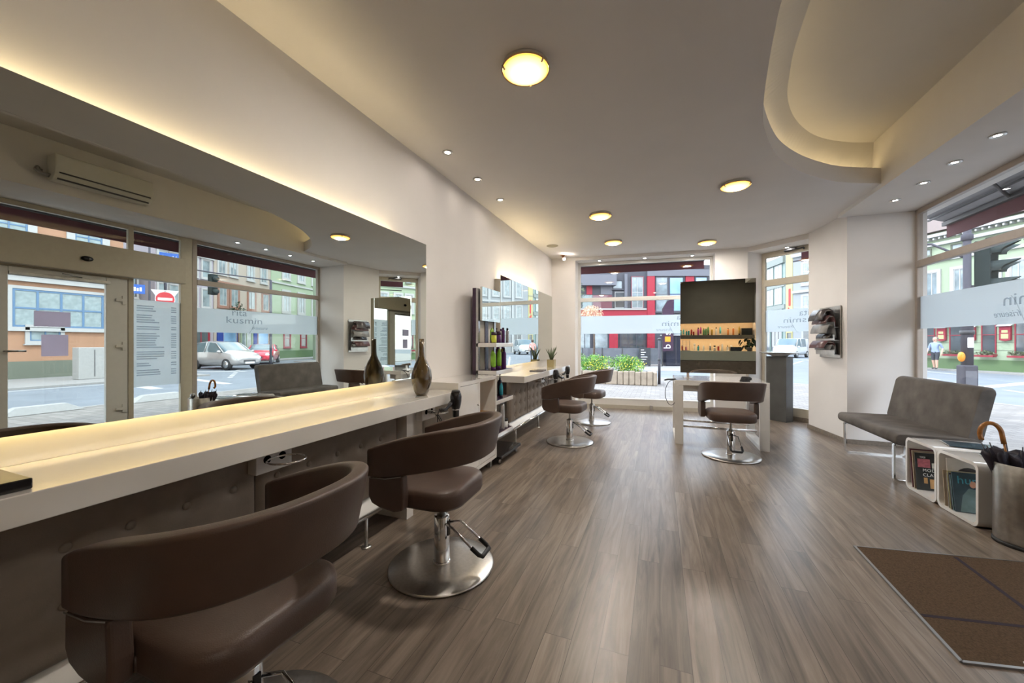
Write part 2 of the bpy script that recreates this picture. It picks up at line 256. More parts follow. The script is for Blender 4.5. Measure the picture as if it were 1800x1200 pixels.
# ------------------------------------------------------------------ mesh helpers
class MB:
    """collects verts / faces of one part"""
    def __init__(s): s.v = []; s.f = []; s.mi = []; s.cur = 0; s.sm = []; s.smooth = False
    def add(s, vs, fs):
        o = len(s.v); s.v += [tuple(p) for p in vs]
        for f in fs: s.f.append([i+o for i in f]); s.mi.append(s.cur); s.sm.append(s.smooth)
        return s
    def box(s, x0, y0, z0, x1, y1, z1):
        if x0 > x1: x0, x1 = x1, x0
        if y0 > y1: y0, y1 = y1, y0
        if z0 > z1: z0, z1 = z1, z0
        return s.add([(x0,y0,z0),(x1,y0,z0),(x1,y1,z0),(x0,y1,z0),(x0,y0,z1),(x1,y0,z1),(x1,y1,z1),(x0,y1,z1)],
                     [(0,3,2,1),(4,5,6,7),(0,1,5,4),(1,2,6,5),(2,3,7,6),(3,0,4,7)])
    def prism(s, poly, z0, z1):
        a = sum(poly[i][0]*poly[(i+1)%len(poly)][1]-poly[(i+1)%len(poly)][0]*poly[i][1] for i in range(len(poly)))
        if a < 0: poly = poly[::-1]
        n = len(poly)
        return s.add([(p[0],p[1],z0) for p in poly]+[(p[0],p[1],z1) for p in poly],
              [tuple(range(n-1,-1,-1)), tuple(range(n,2*n))]+[(i,(i+1)%n,n+(i+1)%n,n+i) for i in range(n)])
    def xprism(s, poly, x0, x1):
        """poly in (y,z), extruded along x"""
        a = sum(poly[i][0]*poly[(i+1)%len(poly)][1]-poly[(i+1)%len(poly)][0]*poly[i][1] for i in range(len(poly)))
        if a < 0: poly = poly[::-1]
        n = len(poly)
        return s.add([(x0,p[0],p[1]) for p in poly]+[(x1,p[0],p[1]) for p in poly],
              [tuple(range(n-1,-1,-1)), tuple(range(n,2*n))]+[(i,(i+1)%n,n+(i+1)%n,n+i) for i in range(n)])
    def lathe(s, prof, cx=0, cy=0, seg=32, cap=True):
        sm = s.smooth; s.smooth = True
        vs = []; fs = []; n = len(prof)
        for r, z in prof:
            for k in range(seg):
                a = 2*math.pi*k/seg; vs.append((cx+r*math.cos(a), cy+r*math.sin(a), z))
        for i in range(n-1):
            for k in range(seg):
                k2 = (k+1) % seg; fs.append((i*seg+k, i*seg+k2, (i+1)*seg+k2, (i+1)*seg+k))
        s.add(vs, fs); o = len(s.v)-len(vs); s.smooth = sm
        if cap:
            for i, rev in ((0, True), (n-1, False)):
                if prof[i][0] > 1e-5:
                    ring = [o+i*seg+k for k in range(seg)]; s.f.append(ring[::-1] if rev else ring); s.mi.append(s.cur); s.sm.append(False)
        return s
    def tube(s, pts, r, seg=10, closed=False):
        sm = s.smooth; s.smooth = True
        pts = [Vector(p) for p in pts]; n = len(pts); rs = r if isinstance(r, (list, tuple)) else [r]*n
        vs = []; prev = None
        for i, p in enumerate(pts):
            if closed: t = pts[(i+1)%n]-pts[i-1]
            else: t = pts[min(i+1,n-1)]-pts[max(i-1,0)]
            t.normalize()
            if prev is None:
                u = t.orthogonal().normalized()
            else:
                u = prev-t*prev.dot(t)
                u = u.normalized() if u.length > 1e-6 else t.orthogonal().normalized()
            prev = u; w = t.cross(u)
            for k in range(seg):
                a = 2*math.pi*k/seg; vs.append(tuple(p+(u*math.cos(a)+w*math.sin(a))*rs[i]))
        fs = []
        for i in range(n if closed else n-1):
            j = (i+1) % n
            for k in range(seg):
                k2 = (k+1) % seg; fs.append((i*seg+k, i*seg+k2, j*seg+k2, j*seg+k))
        if not closed: fs += [tuple(range(seg-1,-1,-1)), tuple((n-1)*seg+k for k in range(seg))]
        s.add(vs, fs); s.smooth = sm; return s
    def loft(s, rings, cap=True, closed_ring=True, smooth=True):
        sm = s.smooth; s.smooth = smooth
        n = len(rings[0]); vs = [p for r in rings for p in r]; fs = []
        for i in range(len(rings)-1):
            for k in range(n if closed_ring else n-1):
                k2 = (k+1) % n; fs.append((i*n+k, i*n+k2, (i+1)*n+k2, (i+1)*n+k))
        s.add(vs, fs); o = len(s.v)-len(vs); s.smooth = sm
        if cap:
            s.f.append([o+k for k in range(n)][::-1]); s.mi.append(s.cur); s.sm.append(False)
            s.f.append([o+(len(rings)-1)*n+k for k in range(n)]); s.mi.append(s.cur); s.sm.append(False)
        return s
    def ring_xz(s, x0, z0, x1, z1, w, y0, y1):
        """rectangular frame of member width w in the xz plane"""
        s.box(x0, y0, z0, x0+w, y1, z1); s.box(x1-w, y0, z0, x1, y1, z1)
        s.box(x0+w, y0, z0, x1-w, y1, z0+w); s.box(x0+w, y0, z1-w, x1-w, y1, z1); return s
    def sphere(s, c, r, seg=16, rings=10, sq=(1,1,1)):
        prof = [(max(1e-6, math.sin(math.pi*i/rings)), -math.cos(math.pi*i/rings)) for i in range(rings+1)]
        t = MB(); t.lathe(prof, seg=seg, cap=False)
        sm = s.smooth; s.smooth = True
        s.add([(c[0]+r*sq[0]*p[0], c[1]+r*sq[1]*p[1], c[2]+r*sq[2]*p[2]) for p in t.v], t.f); s.smooth = sm; return s
    def merge(s, o, mt=None):
        vs = [tuple(mt @ Vector(p)) for p in o.v] if mt is not None else o.v
        k = len(s.v); s.v += vs
        for f, m, q in zip(o.f, o.mi, o.sm): s.f.append([i+k for i in f]); s.mi.append(s.cur if m == 0 else m); s.sm.append(q)
        return s

def tag(o, label=None, cat=None, group=None, kind=None):
    if label: o['label'] = label
    if cat: o['category'] = cat
    if group: o['group'] = group
    if kind: o['kind'] = kind
    return o
def thing(name, loc, label, cat, group=None, rz=0.0, kind=None):
    o = bpy.data.objects.new(name, None); C.objects.link(o); o.location = loc; o.rotation_euler = (0, 0, rz); o.empty_display_size = 0.1
    return tag(o, label, cat, group, kind)
def P(name, mb, material, parent=None, w=False, bevel=0.0, seg=2, label=None, fix=True, sub=0):
    """one mesh object. w=True: the vertices are world coordinates (parents carry location / z rotation only)"""
    mats = material if isinstance(material, (list, tuple)) else [material]
    vs = mb.v
    if w and parent is not None:
        chain = []; q = parent
        while q is not None: chain.append(q); q = q.parent
        mt = Matrix.Identity(4)
        for q in reversed(chain): mt = mt @ Matrix.Translation(q.location) @ Matrix.Rotation(q.rotation_euler[2], 4, 'Z')
        mi = mt.inverted(); vs = [tuple(mi @ Vector(p)) for p in vs]
    me = bpy.data.meshes.new(name); me.from_pydata(vs, [], mb.f)
    for m in mats: me.materials.append(M[m] if isinstance(m, str) else m)
    for p, k, q in zip(me.polygons, mb.mi, mb.sm): p.material_index = min(k, len(mats)-1); p.use_smooth = q
    if fix:
        bm = bmesh.new(); bm.from_mesh(me); bmesh.ops.recalc_face_normals(bm, faces=bm.faces); bm.to_mesh(me); bm.free()
    o = bpy.data.objects.new(name, me); C.objects.link(o)
    if parent is not None: o.parent = parent
    if bevel > 0:
        b = o.modifiers.new('bevel', 'BEVEL'); b.width = bevel; b.segments = seg; b.limit_method = 'ANGLE'; b.angle_limit = R(40); b.harden_normals = False
    if sub:
        b = o.modifiers.new('sub', 'SUBSURF'); b.levels = sub; b.render_levels = sub
    if label: o['label'] = label
    return o
def T(name, mb, material, label, cat, group=None, bevel=0.0, **k):
    """a thing that is one mesh, origin moved to its base"""
    xs = [p[0] for p in mb.v]; ys = [p[1] for p in mb.v]; z = min(p[2] for p in mb.v)
    c = ((min(xs)+max(xs))/2, (min(ys)+max(ys))/2, z)
    mb.v = [(p[0]-c[0], p[1]-c[1], p[2]-c[2]) for p in mb.v]
    o = P(name, mb, material, None, bevel=bevel, **k); o.location = c
    return tag(o, label, cat, group)
def ST(name, mb, material, parent=None, bevel=0.0, **k):
    o = P(name, mb, material, parent, bevel=bevel, **k)
    if parent is None: o['kind'] = 'structure'
    return o
def copy_tree(o, parent=None):
    c = o.copy(); C.objects.link(c)
    if parent is not None: c.parent = parent
    for ch in list(o.children): copy_tree(ch, c)
    return c
def text_mb(body, size, depth=0.002, mirror=False, shear=0.0, spacing=1.0):
    cu = bpy.data.curves.new('t', 'FONT'); cu.body = body; cu.size = size; cu.extrude = depth/2; cu.resolution_u = 3; cu.shear = shear; cu.space_character = spacing
    o = bpy.data.objects.new('t', cu); C.objects.link(o)
    dg = bpy.context.evaluated_depsgraph_get(); me = bpy.data.meshes.new_from_object(o.evaluated_get(dg))
    b = MB(); b.add([v.co for v in me.vertices], [tuple(p.vertices) for p in me.polygons])
    bpy.data.objects.remove(o); bpy.data.curves.remove(cu); bpy.data.meshes.remove(me)
    return b
def xf(mb, mt):
    mb.v = [tuple(mt @ Vector(p)) for p in mb.v]; return mb
def frame_mt(origin, ex, ez=(0,0,1)):
    """local x -> ex, local y -> ez (text up), local z -> ex x ez"""
    ex = Vector(ex).normalized(); ez = Vector(ez).normalized(); n = ex.cross(ez)
    m = Matrix(((ex.x, ez.x, n.x, origin[0]), (ex.y, ez.y, n.y, origin[1]), (ex.z, ez.z, n.z, origin[2]), (0,0,0,1)))
    return m
def bez(p0, p1, p2, p3, n=12):
    p0, p1, p2, p3 = map(Vector, (p0, p1, p2, p3)); r = []
    for i in range(n+1):
        t = i/n; r.append(p0*(1-t)**3+p1*3*t*(1-t)**2+p2*3*t*t*(1-t)+p3*t**3)
    return r
def rrect(x0, y0, x1, y1, r, n=5):
    o = []
    for cx, cy, a0 in ((x1-r,y0+r,-90),(x1-r,y1-r,0),(x0+r,y1-r,90),(x0+r,y0+r,180)):
        for k in range(n+1):
            a = R(a0+90*k/n); o.append((cx+r*math.cos(a), cy+r*math.sin(a)))
    return o
ORD = ['first','second','third','fourth','fifth','sixth','seventh','eighth','ninth','tenth','eleventh','twelfth','thirteenth','fourteenth','fifteenth','sixteenth','seventeenth','eighteenth']
# ------------------------------------------------------------------ room shell
CEIL, SOFF, UP = 3.08, 3.03, 3.60
def face_y(x): return 7.66+0.10*(x+2.05)       # room face of the rear wall
RA, RB = (-1.606, face_y(-1.606)), (0.957, face_y(0.957))   # rear window opening
CA, CB = (1.49, face_y(1.49)), (2.20, 7.34)                  # corner door opening
ce = Vector((CB[0]-CA[0], CB[1]-CA[1])); CL = ce.length; ce.normalize(); cn = Vector((-ce.y, ce.x))   # along / outward
def cpt(a, n): return (CA[0]+ce.x*a+cn.x*n, CA[1]+ce.y*a+cn.y*n)
def room():
    b = MB(); b.prism([(-2.3,-3.7),(3.12,-3.7),(3.12,6.45),(2.62,7.55),cpt(CL,.46),cpt(0,.46),(1.6,8.42),(-2.3,8.1)], -0.2, 0.0); ST('floor', b, 'plank_floor')
    b = MB(); b.box(-2.30,-3.7,0,-2.09,8.1,3.75); ST('wall_left', b, 'plaster')
    b = MB(); b.box(-2.30,-3.7,0,3.2,-3.5,3.75); ST('wall_behind', b, 'dark_wall')
    b = MB()
    b.prism([(-2.3,face_y(-2.3)),RA,(RA[0],8.1),(-2.3,8.1)], 0, 3.75)
    b.prism([RB,CA,cpt(0,.46),(1.62,8.45),(RB[0],8.40)], 0, 3.75)
    b.prism([RA,RB,(RB[0],8.40),(RA[0],8.1)], 3.02, 3.75); ST('wall_rear', b, 'plaster')
    b = MB(); b.prism([CB,(2.34,6.39),(3.15,6.39),(3.15,6.75),(2.62,7.72),cpt(CL,.46)], 0, 3.75)
    b.prism([CA,CB,cpt(CL,.46),cpt(0,.46)], 3.0, 3.75); ST('wall_corner', b, 'plaster')
    b = MB(); b.box(3.0,-3.5,0,3.2,1.86,SOFF); ST('wall_right', b, 'plaster')
    # ceiling: lowered slab with the curved cut-out
    curve = [(2.24,5.32),(1.83,5.12),(1.56,4.90),(1.276,4.59),(1.01,4.18),(0.79,3.63),(0.696,3.23),(0.625,2.77),(0.59,2.48),(0.57,2.25),(0.55,1.5),(0.55,0.5),(0.57,-1.0),(0.60,-3.5)]
    pts = [Vector((p[0],p[1],0)) for p in curve]; sm = []
    for i in range(len(pts)-1):                                        # catmull-rom
        p0 = pts[max(i-1,0)]; p1 = pts[i]; p2 = pts[i+1]; p3 = pts[min(i+2,len(pts)-1)]
        for k in range(8):
            t = k/8; sm.append(0.5*((2*p1)+(p2-p0)*t+(2*p0-5*p1+4*p2-p3)*t*t+(3*p1-p0-3*p2+p3)*t**3))
    sm.append(pts[-1]); cv = [(p.x,p.y) for p in sm]
    poly = [(-2.1,-3.5)]+[(-2.1,face_y(-2.1)),RA,RB,CA,CB,(2.34,6.39),(2.24,6.39)]+cv
    bm = bmesh.new(); vs = [bm.verts.new((p[0],p[1],CEIL)) for p in poly]
    es = [bm.edges.new((vs[i], vs[(i+1)%len(vs)])) for i in range(len(vs))]
    bmesh.ops.triangle_fill(bm, edges=es, use_beauty=True, use_dissolve=False)
    b = MB(); bm.verts.index_update(); b.add([v.co for v in bm.verts], [tuple(v.index for v in f.verts) for f in bm.faces]); bm.free()
    ST('ceiling', b, 'plaster_ceiling', fix=False)
    # lip round the cut-out, cove trough and its sloping back
    n = len(cv); nor = []
    for i in range(n):
        a = cv[max(i-1,0)]; c = cv[min(i+1,n-1)]; d = Vector((c[0]-a[0], c[1]-a[1])).normalized(); nor.append((d.y, -d.x))   # points away from the opening
    # walking from the far right end towards the camera: outside is on the right-hand side
    sgn = -1 if (nor[20][0]*(1.5-cv[20][0])+nor[20][1]*(2.0-cv[20][1])) > 0 else 1
    nor = [(x*sgn, y*sgn) for x, y in nor]
    def off(d, z, i): return (cv[i][0]+nor[i][0]*d, cv[i][1]+nor[i][1]*d, z)
    b = MB(); b.loft([[off(-.003,CEIL-.0015,i),off(-.003,CEIL+.17,i),off(.045,CEIL+.17,i),off(.045,CEIL-.0015,i)] for i in range(n)], smooth=False); ST('trim_1', b, 'plaster_ceiling', label='curved plaster lip round the ceiling cut-out')
    upc = []
    up_pts = [(2.36,5.50),(1.98,5.36),(1.60,5.08),(1.30,4.66),(1.10,4.20),(1.00,3.75),(0.955,3.45),(0.92,3.0),(0.90,2.6),(0.88,2.25),(0.86,1.5),(0.86,0.5),(0.88,-1.0),(0.90,-3.5)]
    q = [Vector((p[0],p[1],0)) for p in up_pts]
    for i in range(len(q)-1):
        p0 = q[max(i-1,0)]; p1 = q[i]; p2 = q[i+1]; p3 = q[min(i+2,len(q)-1)]
        for k in range(8):
            t = k/8; upc.append(0.5*((2*p1)+(p2-p0)*t+(2*p0-5*p1+4*p2-p3)*t*t+(3*p1-p0-3*p2+p3)*t**3))
    upc.append(q[-1])
    b = MB(); rings = [[off(.045,CEIL+.02,i), off(.17,CEIL+.02,i), off(.19,CEIL+.22,i), (upc[i].x,upc[i].y,UP)] for i in range(n)]; rings = [[(p[0]+.16,p[1],p[2]) for p in rings[0]]]+rings
    b.smooth = False; b.loft(rings, cap=False, closed_ring=False, smooth=False)
    b.add([(0.3,-3.5,UP),(3.05,-3.5,UP),(3.05,5.9,UP),(0.3,5.9,UP)], [(0,1,2,3)]); ST('ceiling_cove', b, 'upper_plaster', fix=False)
    b = MB(); b.loft([[off(.0455,CEIL+.06,i),off(.049,CEIL+.06,i),off(.049,CEIL+.11,i),off(.0455,CEIL+.11,i)] for i in range(2, n-30)]); ST('trim_2', b, 'led_cove', label='warm light strip hidden in the ceiling cove')
    b = MB(); b.box(2.24,-0.5,SOFF,3.2,6.39,UP+.02); ST('ceiling_beam', b, 'plaster')
    b = MB(); b.box(-2.5,-3.9,3.75,3.3,8.5,3.95); b.box(3.05,-3.7,SOFF,3.3,6.7,3.75); ST('roof_slab', b, 'plaster')
    # skirting
    b = MB()
    def sk(p0, p1, t=.014, h=.06):
        d = Vector((p1[0]-p0[0], p1[1]-p0[1])).normalized(); m = (-d.y*t, d.x*t)
        b.prism([p0, p1, (p1[0]+m[0],p1[1]+m[1]), (p0[0]+m[0],p0[1]+m[1])], 0.0, h)
    sk((2.335,6.39),(2.195,7.345)); sk(CA,(RB[0],RB[1])); ST('baseboard_rear', b, 'skirting')
    b = MB(); sk((3.03,6.385),(2.335,6.385)); sk((RA[0],RA[1]),(-2.09,face_y(-2.09))); ST('baseboard_corner', b, 'skirting')
    b = MB(); b.box(-2.09,3.84,0,-2.075,4.7,.06); b.box(-2.09,7.5,0,-2.075,7.64,.06); ST('baseboard_left', b, 'skirting')
room()

def logo(parent, origin, ex, s=1.0, name='logo_lettering'):
    """the salon's lettering, read from the street"""
    m = frame_mt(origin, ex)
    b = MB()
    b.merge(text_mb('rita', 0.17*s, .0015, spacing=1.02), Matrix.Translation((.10*s, .135*s, 0)) @ Matrix.Diagonal((1.15,1,1,1)))
    b.merge(text_mb('kusmin', 0.19*s, .0015, spacing=1.02), Matrix.Translation((0, 0, 0)) @ Matrix.Diagonal((1.22,.86,1,1)))
    b.merge(text_mb('friseure', 0.085*s, .0015, shear=.4), Matrix.Translation((.46*s, -.105*s, 0)) @ Matrix.Diagonal((1.15,1,1,1)))
    # long stroke of the script f
    pts = bez((.575*s,.09*s,0),(.50*s,.03*s,0),(.47*s,-.12*s,0),(.40*s,-.20*s,0), 10)
    for i in range(len(pts)-1):
        p, q = pts[i], pts[i+1]; w = .006*s
        b.add([(p.x-w,p.y,0),(p.x+w,p.y,0),(q.x+w,q.y,0),(q.x-w,q.y,0)], [(0,1,2,3)])
    xf(b, m); P(name, b, 'sheer_ink', parent, w=True, fix=False, label='grey salon lettering on the frosted band')

def winbox(b, p0, p1, z0, z1, n0, n1):
    """box along p0->p1 between outward offsets n0..n1"""
    d = Vector((p1[0]-p0[0], p1[1]-p0[1])).normalized(); n = Vector((-d.y, d.x))
    b.prism([(p0[0]+n.x*n0,p0[1]+n.y*n0),(p1[0]+n.x*n0,p1[1]+n.y*n0),(p1[0]+n.x*n1,p1[1]+n.y*n1),(p0[0]+n.x*n1,p0[1]+n.y*n1)], z0, z1)
def lerp(p, q, t): return (p[0]+(q[0]-p[0])*t, p[1]+(q[1]-p[1])*t)

def windows():
    # rear shop window
    w = thing('window_2', (0, 7.9, 0), None, None); w['kind'] = 'structure'; w['label'] = 'wide rear shop window with frosted band'
    p0 = (RA[0], RA[1]+.30); p1 = (RB[0], RB[1]+.30); L = math.hypot(p1[0]-p0[0], p1[1]-p0[1])
    a = lambda t: lerp(p0, p1, t/L)
    b = MB(); winbox(b,a(0),a(.05),.06,3.02,0,.06); winbox(b,a(L-.05),a(L),.06,3.02,0,.06); winbox(b,a(.05),a(L-.05),2.96,3.02,0,.06)
    winbox(b,a(.05),a(L-.05),2.205,2.285,-.005,.06); winbox(b,a(.05),a(L-.05),.17,.21,-.01,.08); P('window_frame', b, 'frame_white', w, w=True, bevel=.006)
    b = MB(); winbox(b,a(0),a(L),.075,.17,-.01,.06); P('sill_panel', b, 'lacquer_matte', w, w=True)
    b = MB(); winbox(b,a(0),a(L),.0,.075,-.02,.06); P('base_strip', b, 'beige_inside', w, w=True)
    b = MB(); winbox(b,a(1.42),a(1.47),.0,.10,-.10,-.03); P('stop_post', b, 'brushed', w, w=True, bevel=.004)
    b = MB(); winbox(b,a(.04),a(L-.04),.2,2.225,.025,.031); winbox(b,a(.04),a(L-.04),2.265,2.97,.025,.031); P('glass_pane', b, 'glass', w, w=True)
    b = MB(); winbox(b,a(.05),a(L-.05),1.535,1.905,.032,.034); f = P('frosted_band', b, 'frosted', w, w=True)
    d = Vector((p1[0]-p0[0], p1[1]-p0[1],0)).normalized(); n = Vector((-d.y,d.x,0))
    o = a(2.28); logo(w, (o[0]+n.x*.021, o[1]+n.y*.021, 1.68), (-d.x,-d.y,0), .95)
    # right-hand shop window beside the bench
    w = thing('window_1', (3.03, 5.1, 0), None, None); w['kind'] = 'structure'; w['label'] = 'tall right-hand shop window behind the bench'
    X0, X1 = 3.03, 3.09
    b = MB(); b.box(X0,6.345,0.0,X1,6.39,SOFF); b.box(X0,3.90,0.0,X1,3.97,SOFF); b.box(X0,3.97,2.97,X1,6.345,SOFF); b.box(X0-.005,3.97,2.30,X1,6.345,2.385); b.box(X0-.01,3.97,0,X1+.02,6.345,.12)
    P('window_frame', b, 'frame_brown', w, w=True, bevel=.006)
    b = MB(); b.box(X0+.025,3.95,.10,X0+.031,6.36,2.31); b.box(X0+.025,3.95,2.37,X0+.031,6.36,2.98); P('glass_pane', b, 'glass', w, w=True)
    b = MB(); b.box(X0+.033,3.96,1.525,X0+.035,6.35,1.93); P('frosted_band', b, 'frosted', w, w=True)
    logo(w, (X0+.021, 4.42, 1.70), (0,1,0), 1.0)
    # side light with the price list
    w = thing('window_3', (3.03, 3.45, 0), None, None); w['kind'] = 'structure'; w['label'] = 'narrow side window carrying the frosted price list'
    b = MB(); b.box(X0,3.74,0,X1,3.90,SOFF); b.box(X0,3.10,0,X1,3.16,SOFF); b.box(X0,3.16,2.97,X1,3.74,SOFF); b.box(X0-.01,3.16,0,X1+.02,3.74,.12)
    P('window_frame', b, 'frame_beige', w, w=True, bevel=.006)
    b = MB(); b.box(X0+.025,3.14,.10,X0+.031,3.76,2.98); P('glass_pane', b, 'glass', w, w=True)
    b = MB(); b.box(X0+.033,3.15,.70,X0+.035,3.75,1.98); P('frosted_panel', b, 'frosted', w, w=True)
    b = MB(); z = 1.90; rows = [(3,.3),(0,0),(4,.28),(0,0),(2,.3),(0,0),(7,.34),(0,0),(4,.36),(0,0),(2,.2),(0,0),(3,.3)]
    rnd = random.Random(4)
    for c, ww in rows:
        for k in range(max(c,1)):
            if c:
                x = ww*(.6+.4*rnd.random()); b.box(X0+.021,3.20,z-.017,X0+.022,3.20+x,z); b.box(X0+.021,3.62,z-.017,X0+.022,3.69,z)
            z -= .034
    P('price_lines', b, 'sheer_ink', w, w=True, label='grey price list lines')
    # entrance door with transom light and operator beam
    d = thing('door_1', (3.03, 2.5, 0), None, None); d['kind'] = 'structure'; d['label'] = 'glazed entrance door under a wide header beam'
    b = MB(); b.box(X0,1.93,2.252,X1,3.10,2.31); b.box(X0,1.86,0,X1,1.93,SOFF); b.box(X0,1.93,2.97,X1,3.10,SOFF); P('door_frame', b, 'frame_beige', d, w=True, bevel=.006)
    b = MB(); b.box(X0-.14,1.86,2.27,X0-.001,3.74,2.66); hb = P('header_beam', b, 'frame_beige', d, w=True, bevel=.008)
    b = MB(); b.sphere((X0-.155,2.62,2.44),.05,seg=14,rings=8,sq=(.6,1.2,.7)); P('motion_sensor', b, 'black_plastic', hb, w=True)
    b = MB(); b.box(X0-.02,2.02,2.155,X0-.001,2.90,2.19); b.tube([(X0-.02,2.62,2.20),(X0-.10,2.42,2.215)],.008,8); P('door_closer', b, 'steel', hb, w=True)
    b = MB(); yz = [(1.945,.02,2.02,2.25),(2.865,.02,3.09,2.25)]
    for y0,z0,y1,z1 in yz: b.box(X0+.005,y0,z0,X1,y1,z1)
    b.box(X0+.005,2.02,.02,X1,2.865,.16); b.box(X0+.005,2.02,2.15,X1,2.865,2.25); lf = P('door_leaf', b, 'frame_white', d, w=True, bevel=.006)
    b = MB(); b.box(X0+.02,2.01,.15,X0+.028,2.875,2.16); P('door_glass', b, 'glass', lf, w=True)
    b = MB(); b.box(X0+.0165,2.22,1.55,X0+.0175,2.53,1.74); P('notice', b, 'notice_paper', lf, w=True)
    b = MB(); b.box(X0+.0165,2.28,1.18,X0+.0175,2.51,1.45); P('notice', b, 'notice_paper', lf, w=True)
    b = MB()
    for z in (1.95,1.30,.42): b.box(X0-.012,3.03,z-.06,X0+.006,3.07,z+.06); b.box(X0-.02,2.96,z-.02,X0+.006,3.03,z+.02)
    P('hinge', b, 'frame_white', lf, w=True, bevel=.003)
    b = MB(); b.tube([(X0-.05,1.99,1.25),(X0-.05,2.14,1.25)],.012,8); b.tube([(X0+.006,1.99,1.25),(X0-.05,1.99,1.25)],.01,8); P('door_handle', b, 'steel', lf, w=True)
    b = MB(); b.box(X0+.025,1.92,2.3,X0+.031,3.11,2.98); P('transom_glass', b, 'glass', d, w=True)
    # unused door in the cut-off corner
    c = thing('door_2', cpt(CL/2, .41)+(0,), None, None); c['kind'] = 'structure'; c['label'] = 'glazed corner door behind the grey pedestal'
    b = MB()
    def cb(a0, a1, z0, z1, n0=.40, n1=.46): b.prism([cpt(a0,n0),cpt(a1,n0),cpt(a1,n1),cpt(a0,n1)], z0, z1)
    cb(0,.06,0,3.0); cb(CL-.06,CL,0,3.0); cb(.06,CL-.06,2.90,3.0); cb(.06,CL-.06,2.38,2.50,.385); cb(.06,CL-.06,.07,.22); P('door_frame', b, 'frame_beige', c, w=True, bevel=.006)
    b = MB(); cb(.0,CL,0,.07,.385); P('threshold', b, 'skirting', c, w=True)
    b = MB(); cb(.05,CL-.05,.2,2.4,.425,.431); cb(.05,CL-.05,2.48,2.92,.425,.431); P('glass_pane', b, 'glass', c, w=True)
    b = MB(); cb(.06,CL-.06,1.545,1.94,.432,.434); P('frosted_band', b, 'frosted', c, w=True)
    o = cpt(CL-.04,.421); logo(c, (o[0],o[1],1.70), (-ce.x,-ce.y,0), .86)
    b = MB(); o1 = cpt(.42,.37); o2 = cpt(.72,.37)
    b.tube([(o1[0],o1[1],2.95),(o2[0],o2[1],2.965)],.012,8); b.tube([(o2[0],o2[1],2.965),(o2[0],o2[1],2.93)],.012,8); cb(.42,.60,2.955,2.985,.34,.40); P('vent_opener', b, 'metal_dark', c, w=True)
windows()

# ------------------------------------------------------------------ lamps
def ceiling_lamp():
    t = thing('ceiling_lamp', (0,0,0), 'x', 'ceiling lamp', 'round amber glass ceiling lamps')
    b = MB(); b.lathe([(.085,.0),(.135,-.012),(.150,-.022),(.152,-.030),(.146,-.034)], seg=48); P('rim', b, 'glass_amber', t)
    b = MB(); b.lathe([(.0,-.0008),(.1435,-.0008),(.1435,-.0285)], seg=48, cap=False); P('mounting_dish', b, 'frame_white', t)  # opaque dish added to stop diffuser light leaking up onto the ceiling
    b = MB(); b.lathe([(.0,-.050),(.05,-.050),(.085,-.0495),(.105,-.047),(.125,-.040),(.142,-.029),(.142,-.026)], seg=48, cap=False); P('diffuser', b, 'lamp_diffuser', t)
    for k in range(3):
        a = R(95+120*k); b = MB(); b.tube([(.150*math.cos(a),.150*math.sin(a),-.022),(.132*math.cos(a),.132*math.sin(a),-.046)],.006,8); P('clip', b, 'brushed', t)
    return t
lamps = [(-.783,2.253,'round amber ceiling lamp nearest the camera, above the aisle'),(.769,4.755,'round amber ceiling lamp beside the curved ceiling cut-out'),
         (-.752,5.234,'round amber ceiling lamp in the middle of its row of three'),(-.743,6.697,'round amber ceiling lamp above the chair nearest the rear window'),(.752,7.277,'round amber ceiling lamp near the corner door'),(1.75,-1.5,'added round amber fill lamp over the reception desk, unseen behind the camera')]  # last lamp is an added fill light that brightens the reception's reflection
proto = None
for x,y,lb in lamps:
    o = ceiling_lamp() if proto is None else copy_tree(proto); proto = proto or o
    o.location = (x,y,CEIL if y > 0 else UP); o['label'] = lb
def spot(mt_glow='spot_glow'):
    t = thing('recessed_spot', (0,0,0), 'x', 'spotlight')
    b = MB(); b.lathe([(.022,-.001),(.048,-.001),(.050,-.006),(.044,-.010),(.030,-.008),(.024,-.003)], seg=28, cap=False); P('trim_ring', b, 'brushed', t)
    b = MB(); b.lathe([(.0,-.0035),(.023,-.0035)], seg=24, cap=False); P('bulb', b, mt_glow, t)
    return t
pr = None
rows = [('warm downlights along the left wall', 'spot_glow', CEIL, [(-1.80,3.02,'recessed warm downlight above the end of the long mirror'),(-1.80,3.63,'recessed warm downlight above the white cabinet'),(-1.80,4.25,'recessed warm downlight above the bottle stand')]),
        ('downlights over the right window', 'spot_cool', SOFF, [(2.55,4.30,'recessed downlight over the right window, nearest the camera'),(2.56,4.80,'recessed downlight over the right window, second from the camera'),(2.585,5.30,'recessed downlight over the right window, third from the camera'),(2.59,5.83,'recessed downlight over the right window, nearest the corner')]),
        ('downlights over the rear window', 'spot_cool', 3.02, [(-1.15,7.90,'recessed downlight over the rear window, left of three'),(-.28,7.97,'recessed downlight over the rear window, middle of three'),(.58,8.06,'recessed downlight over the rear window, right of three')]),
        ('downlights over the corner door', 'spot_cool', 3.0, [(2.05,7.88,'recessed downlight over the corner door')])]
for grp, gm, z, L in rows:
    pr = None
    for x,y,lb in L:
        o = spot(gm) if pr is None else copy_tree(pr); pr = pr or o
        o.location = (x,y,z); o['label'] = lb
        if len(L) > 1: o['group'] = grp
        elif 'group' in o: del o['group']
t = thing('swivel_spot', (-1.80,7.42,CEIL), 'small copper swivel spotlight on the ceiling by the rear wall', 'spotlight')
b = MB(); b.lathe([(.0,0),(.045,0),(.045,-.010),(.0,-.012)], seg=24, cap=False); P('mount', b, 'copper', t)
b = MB(); b.tube([(0,0,-.01),(.015,-.01,-.045),(.035,-.03,-.075)],[.012,.022,.034],16); P('head', b, 'copper', t)
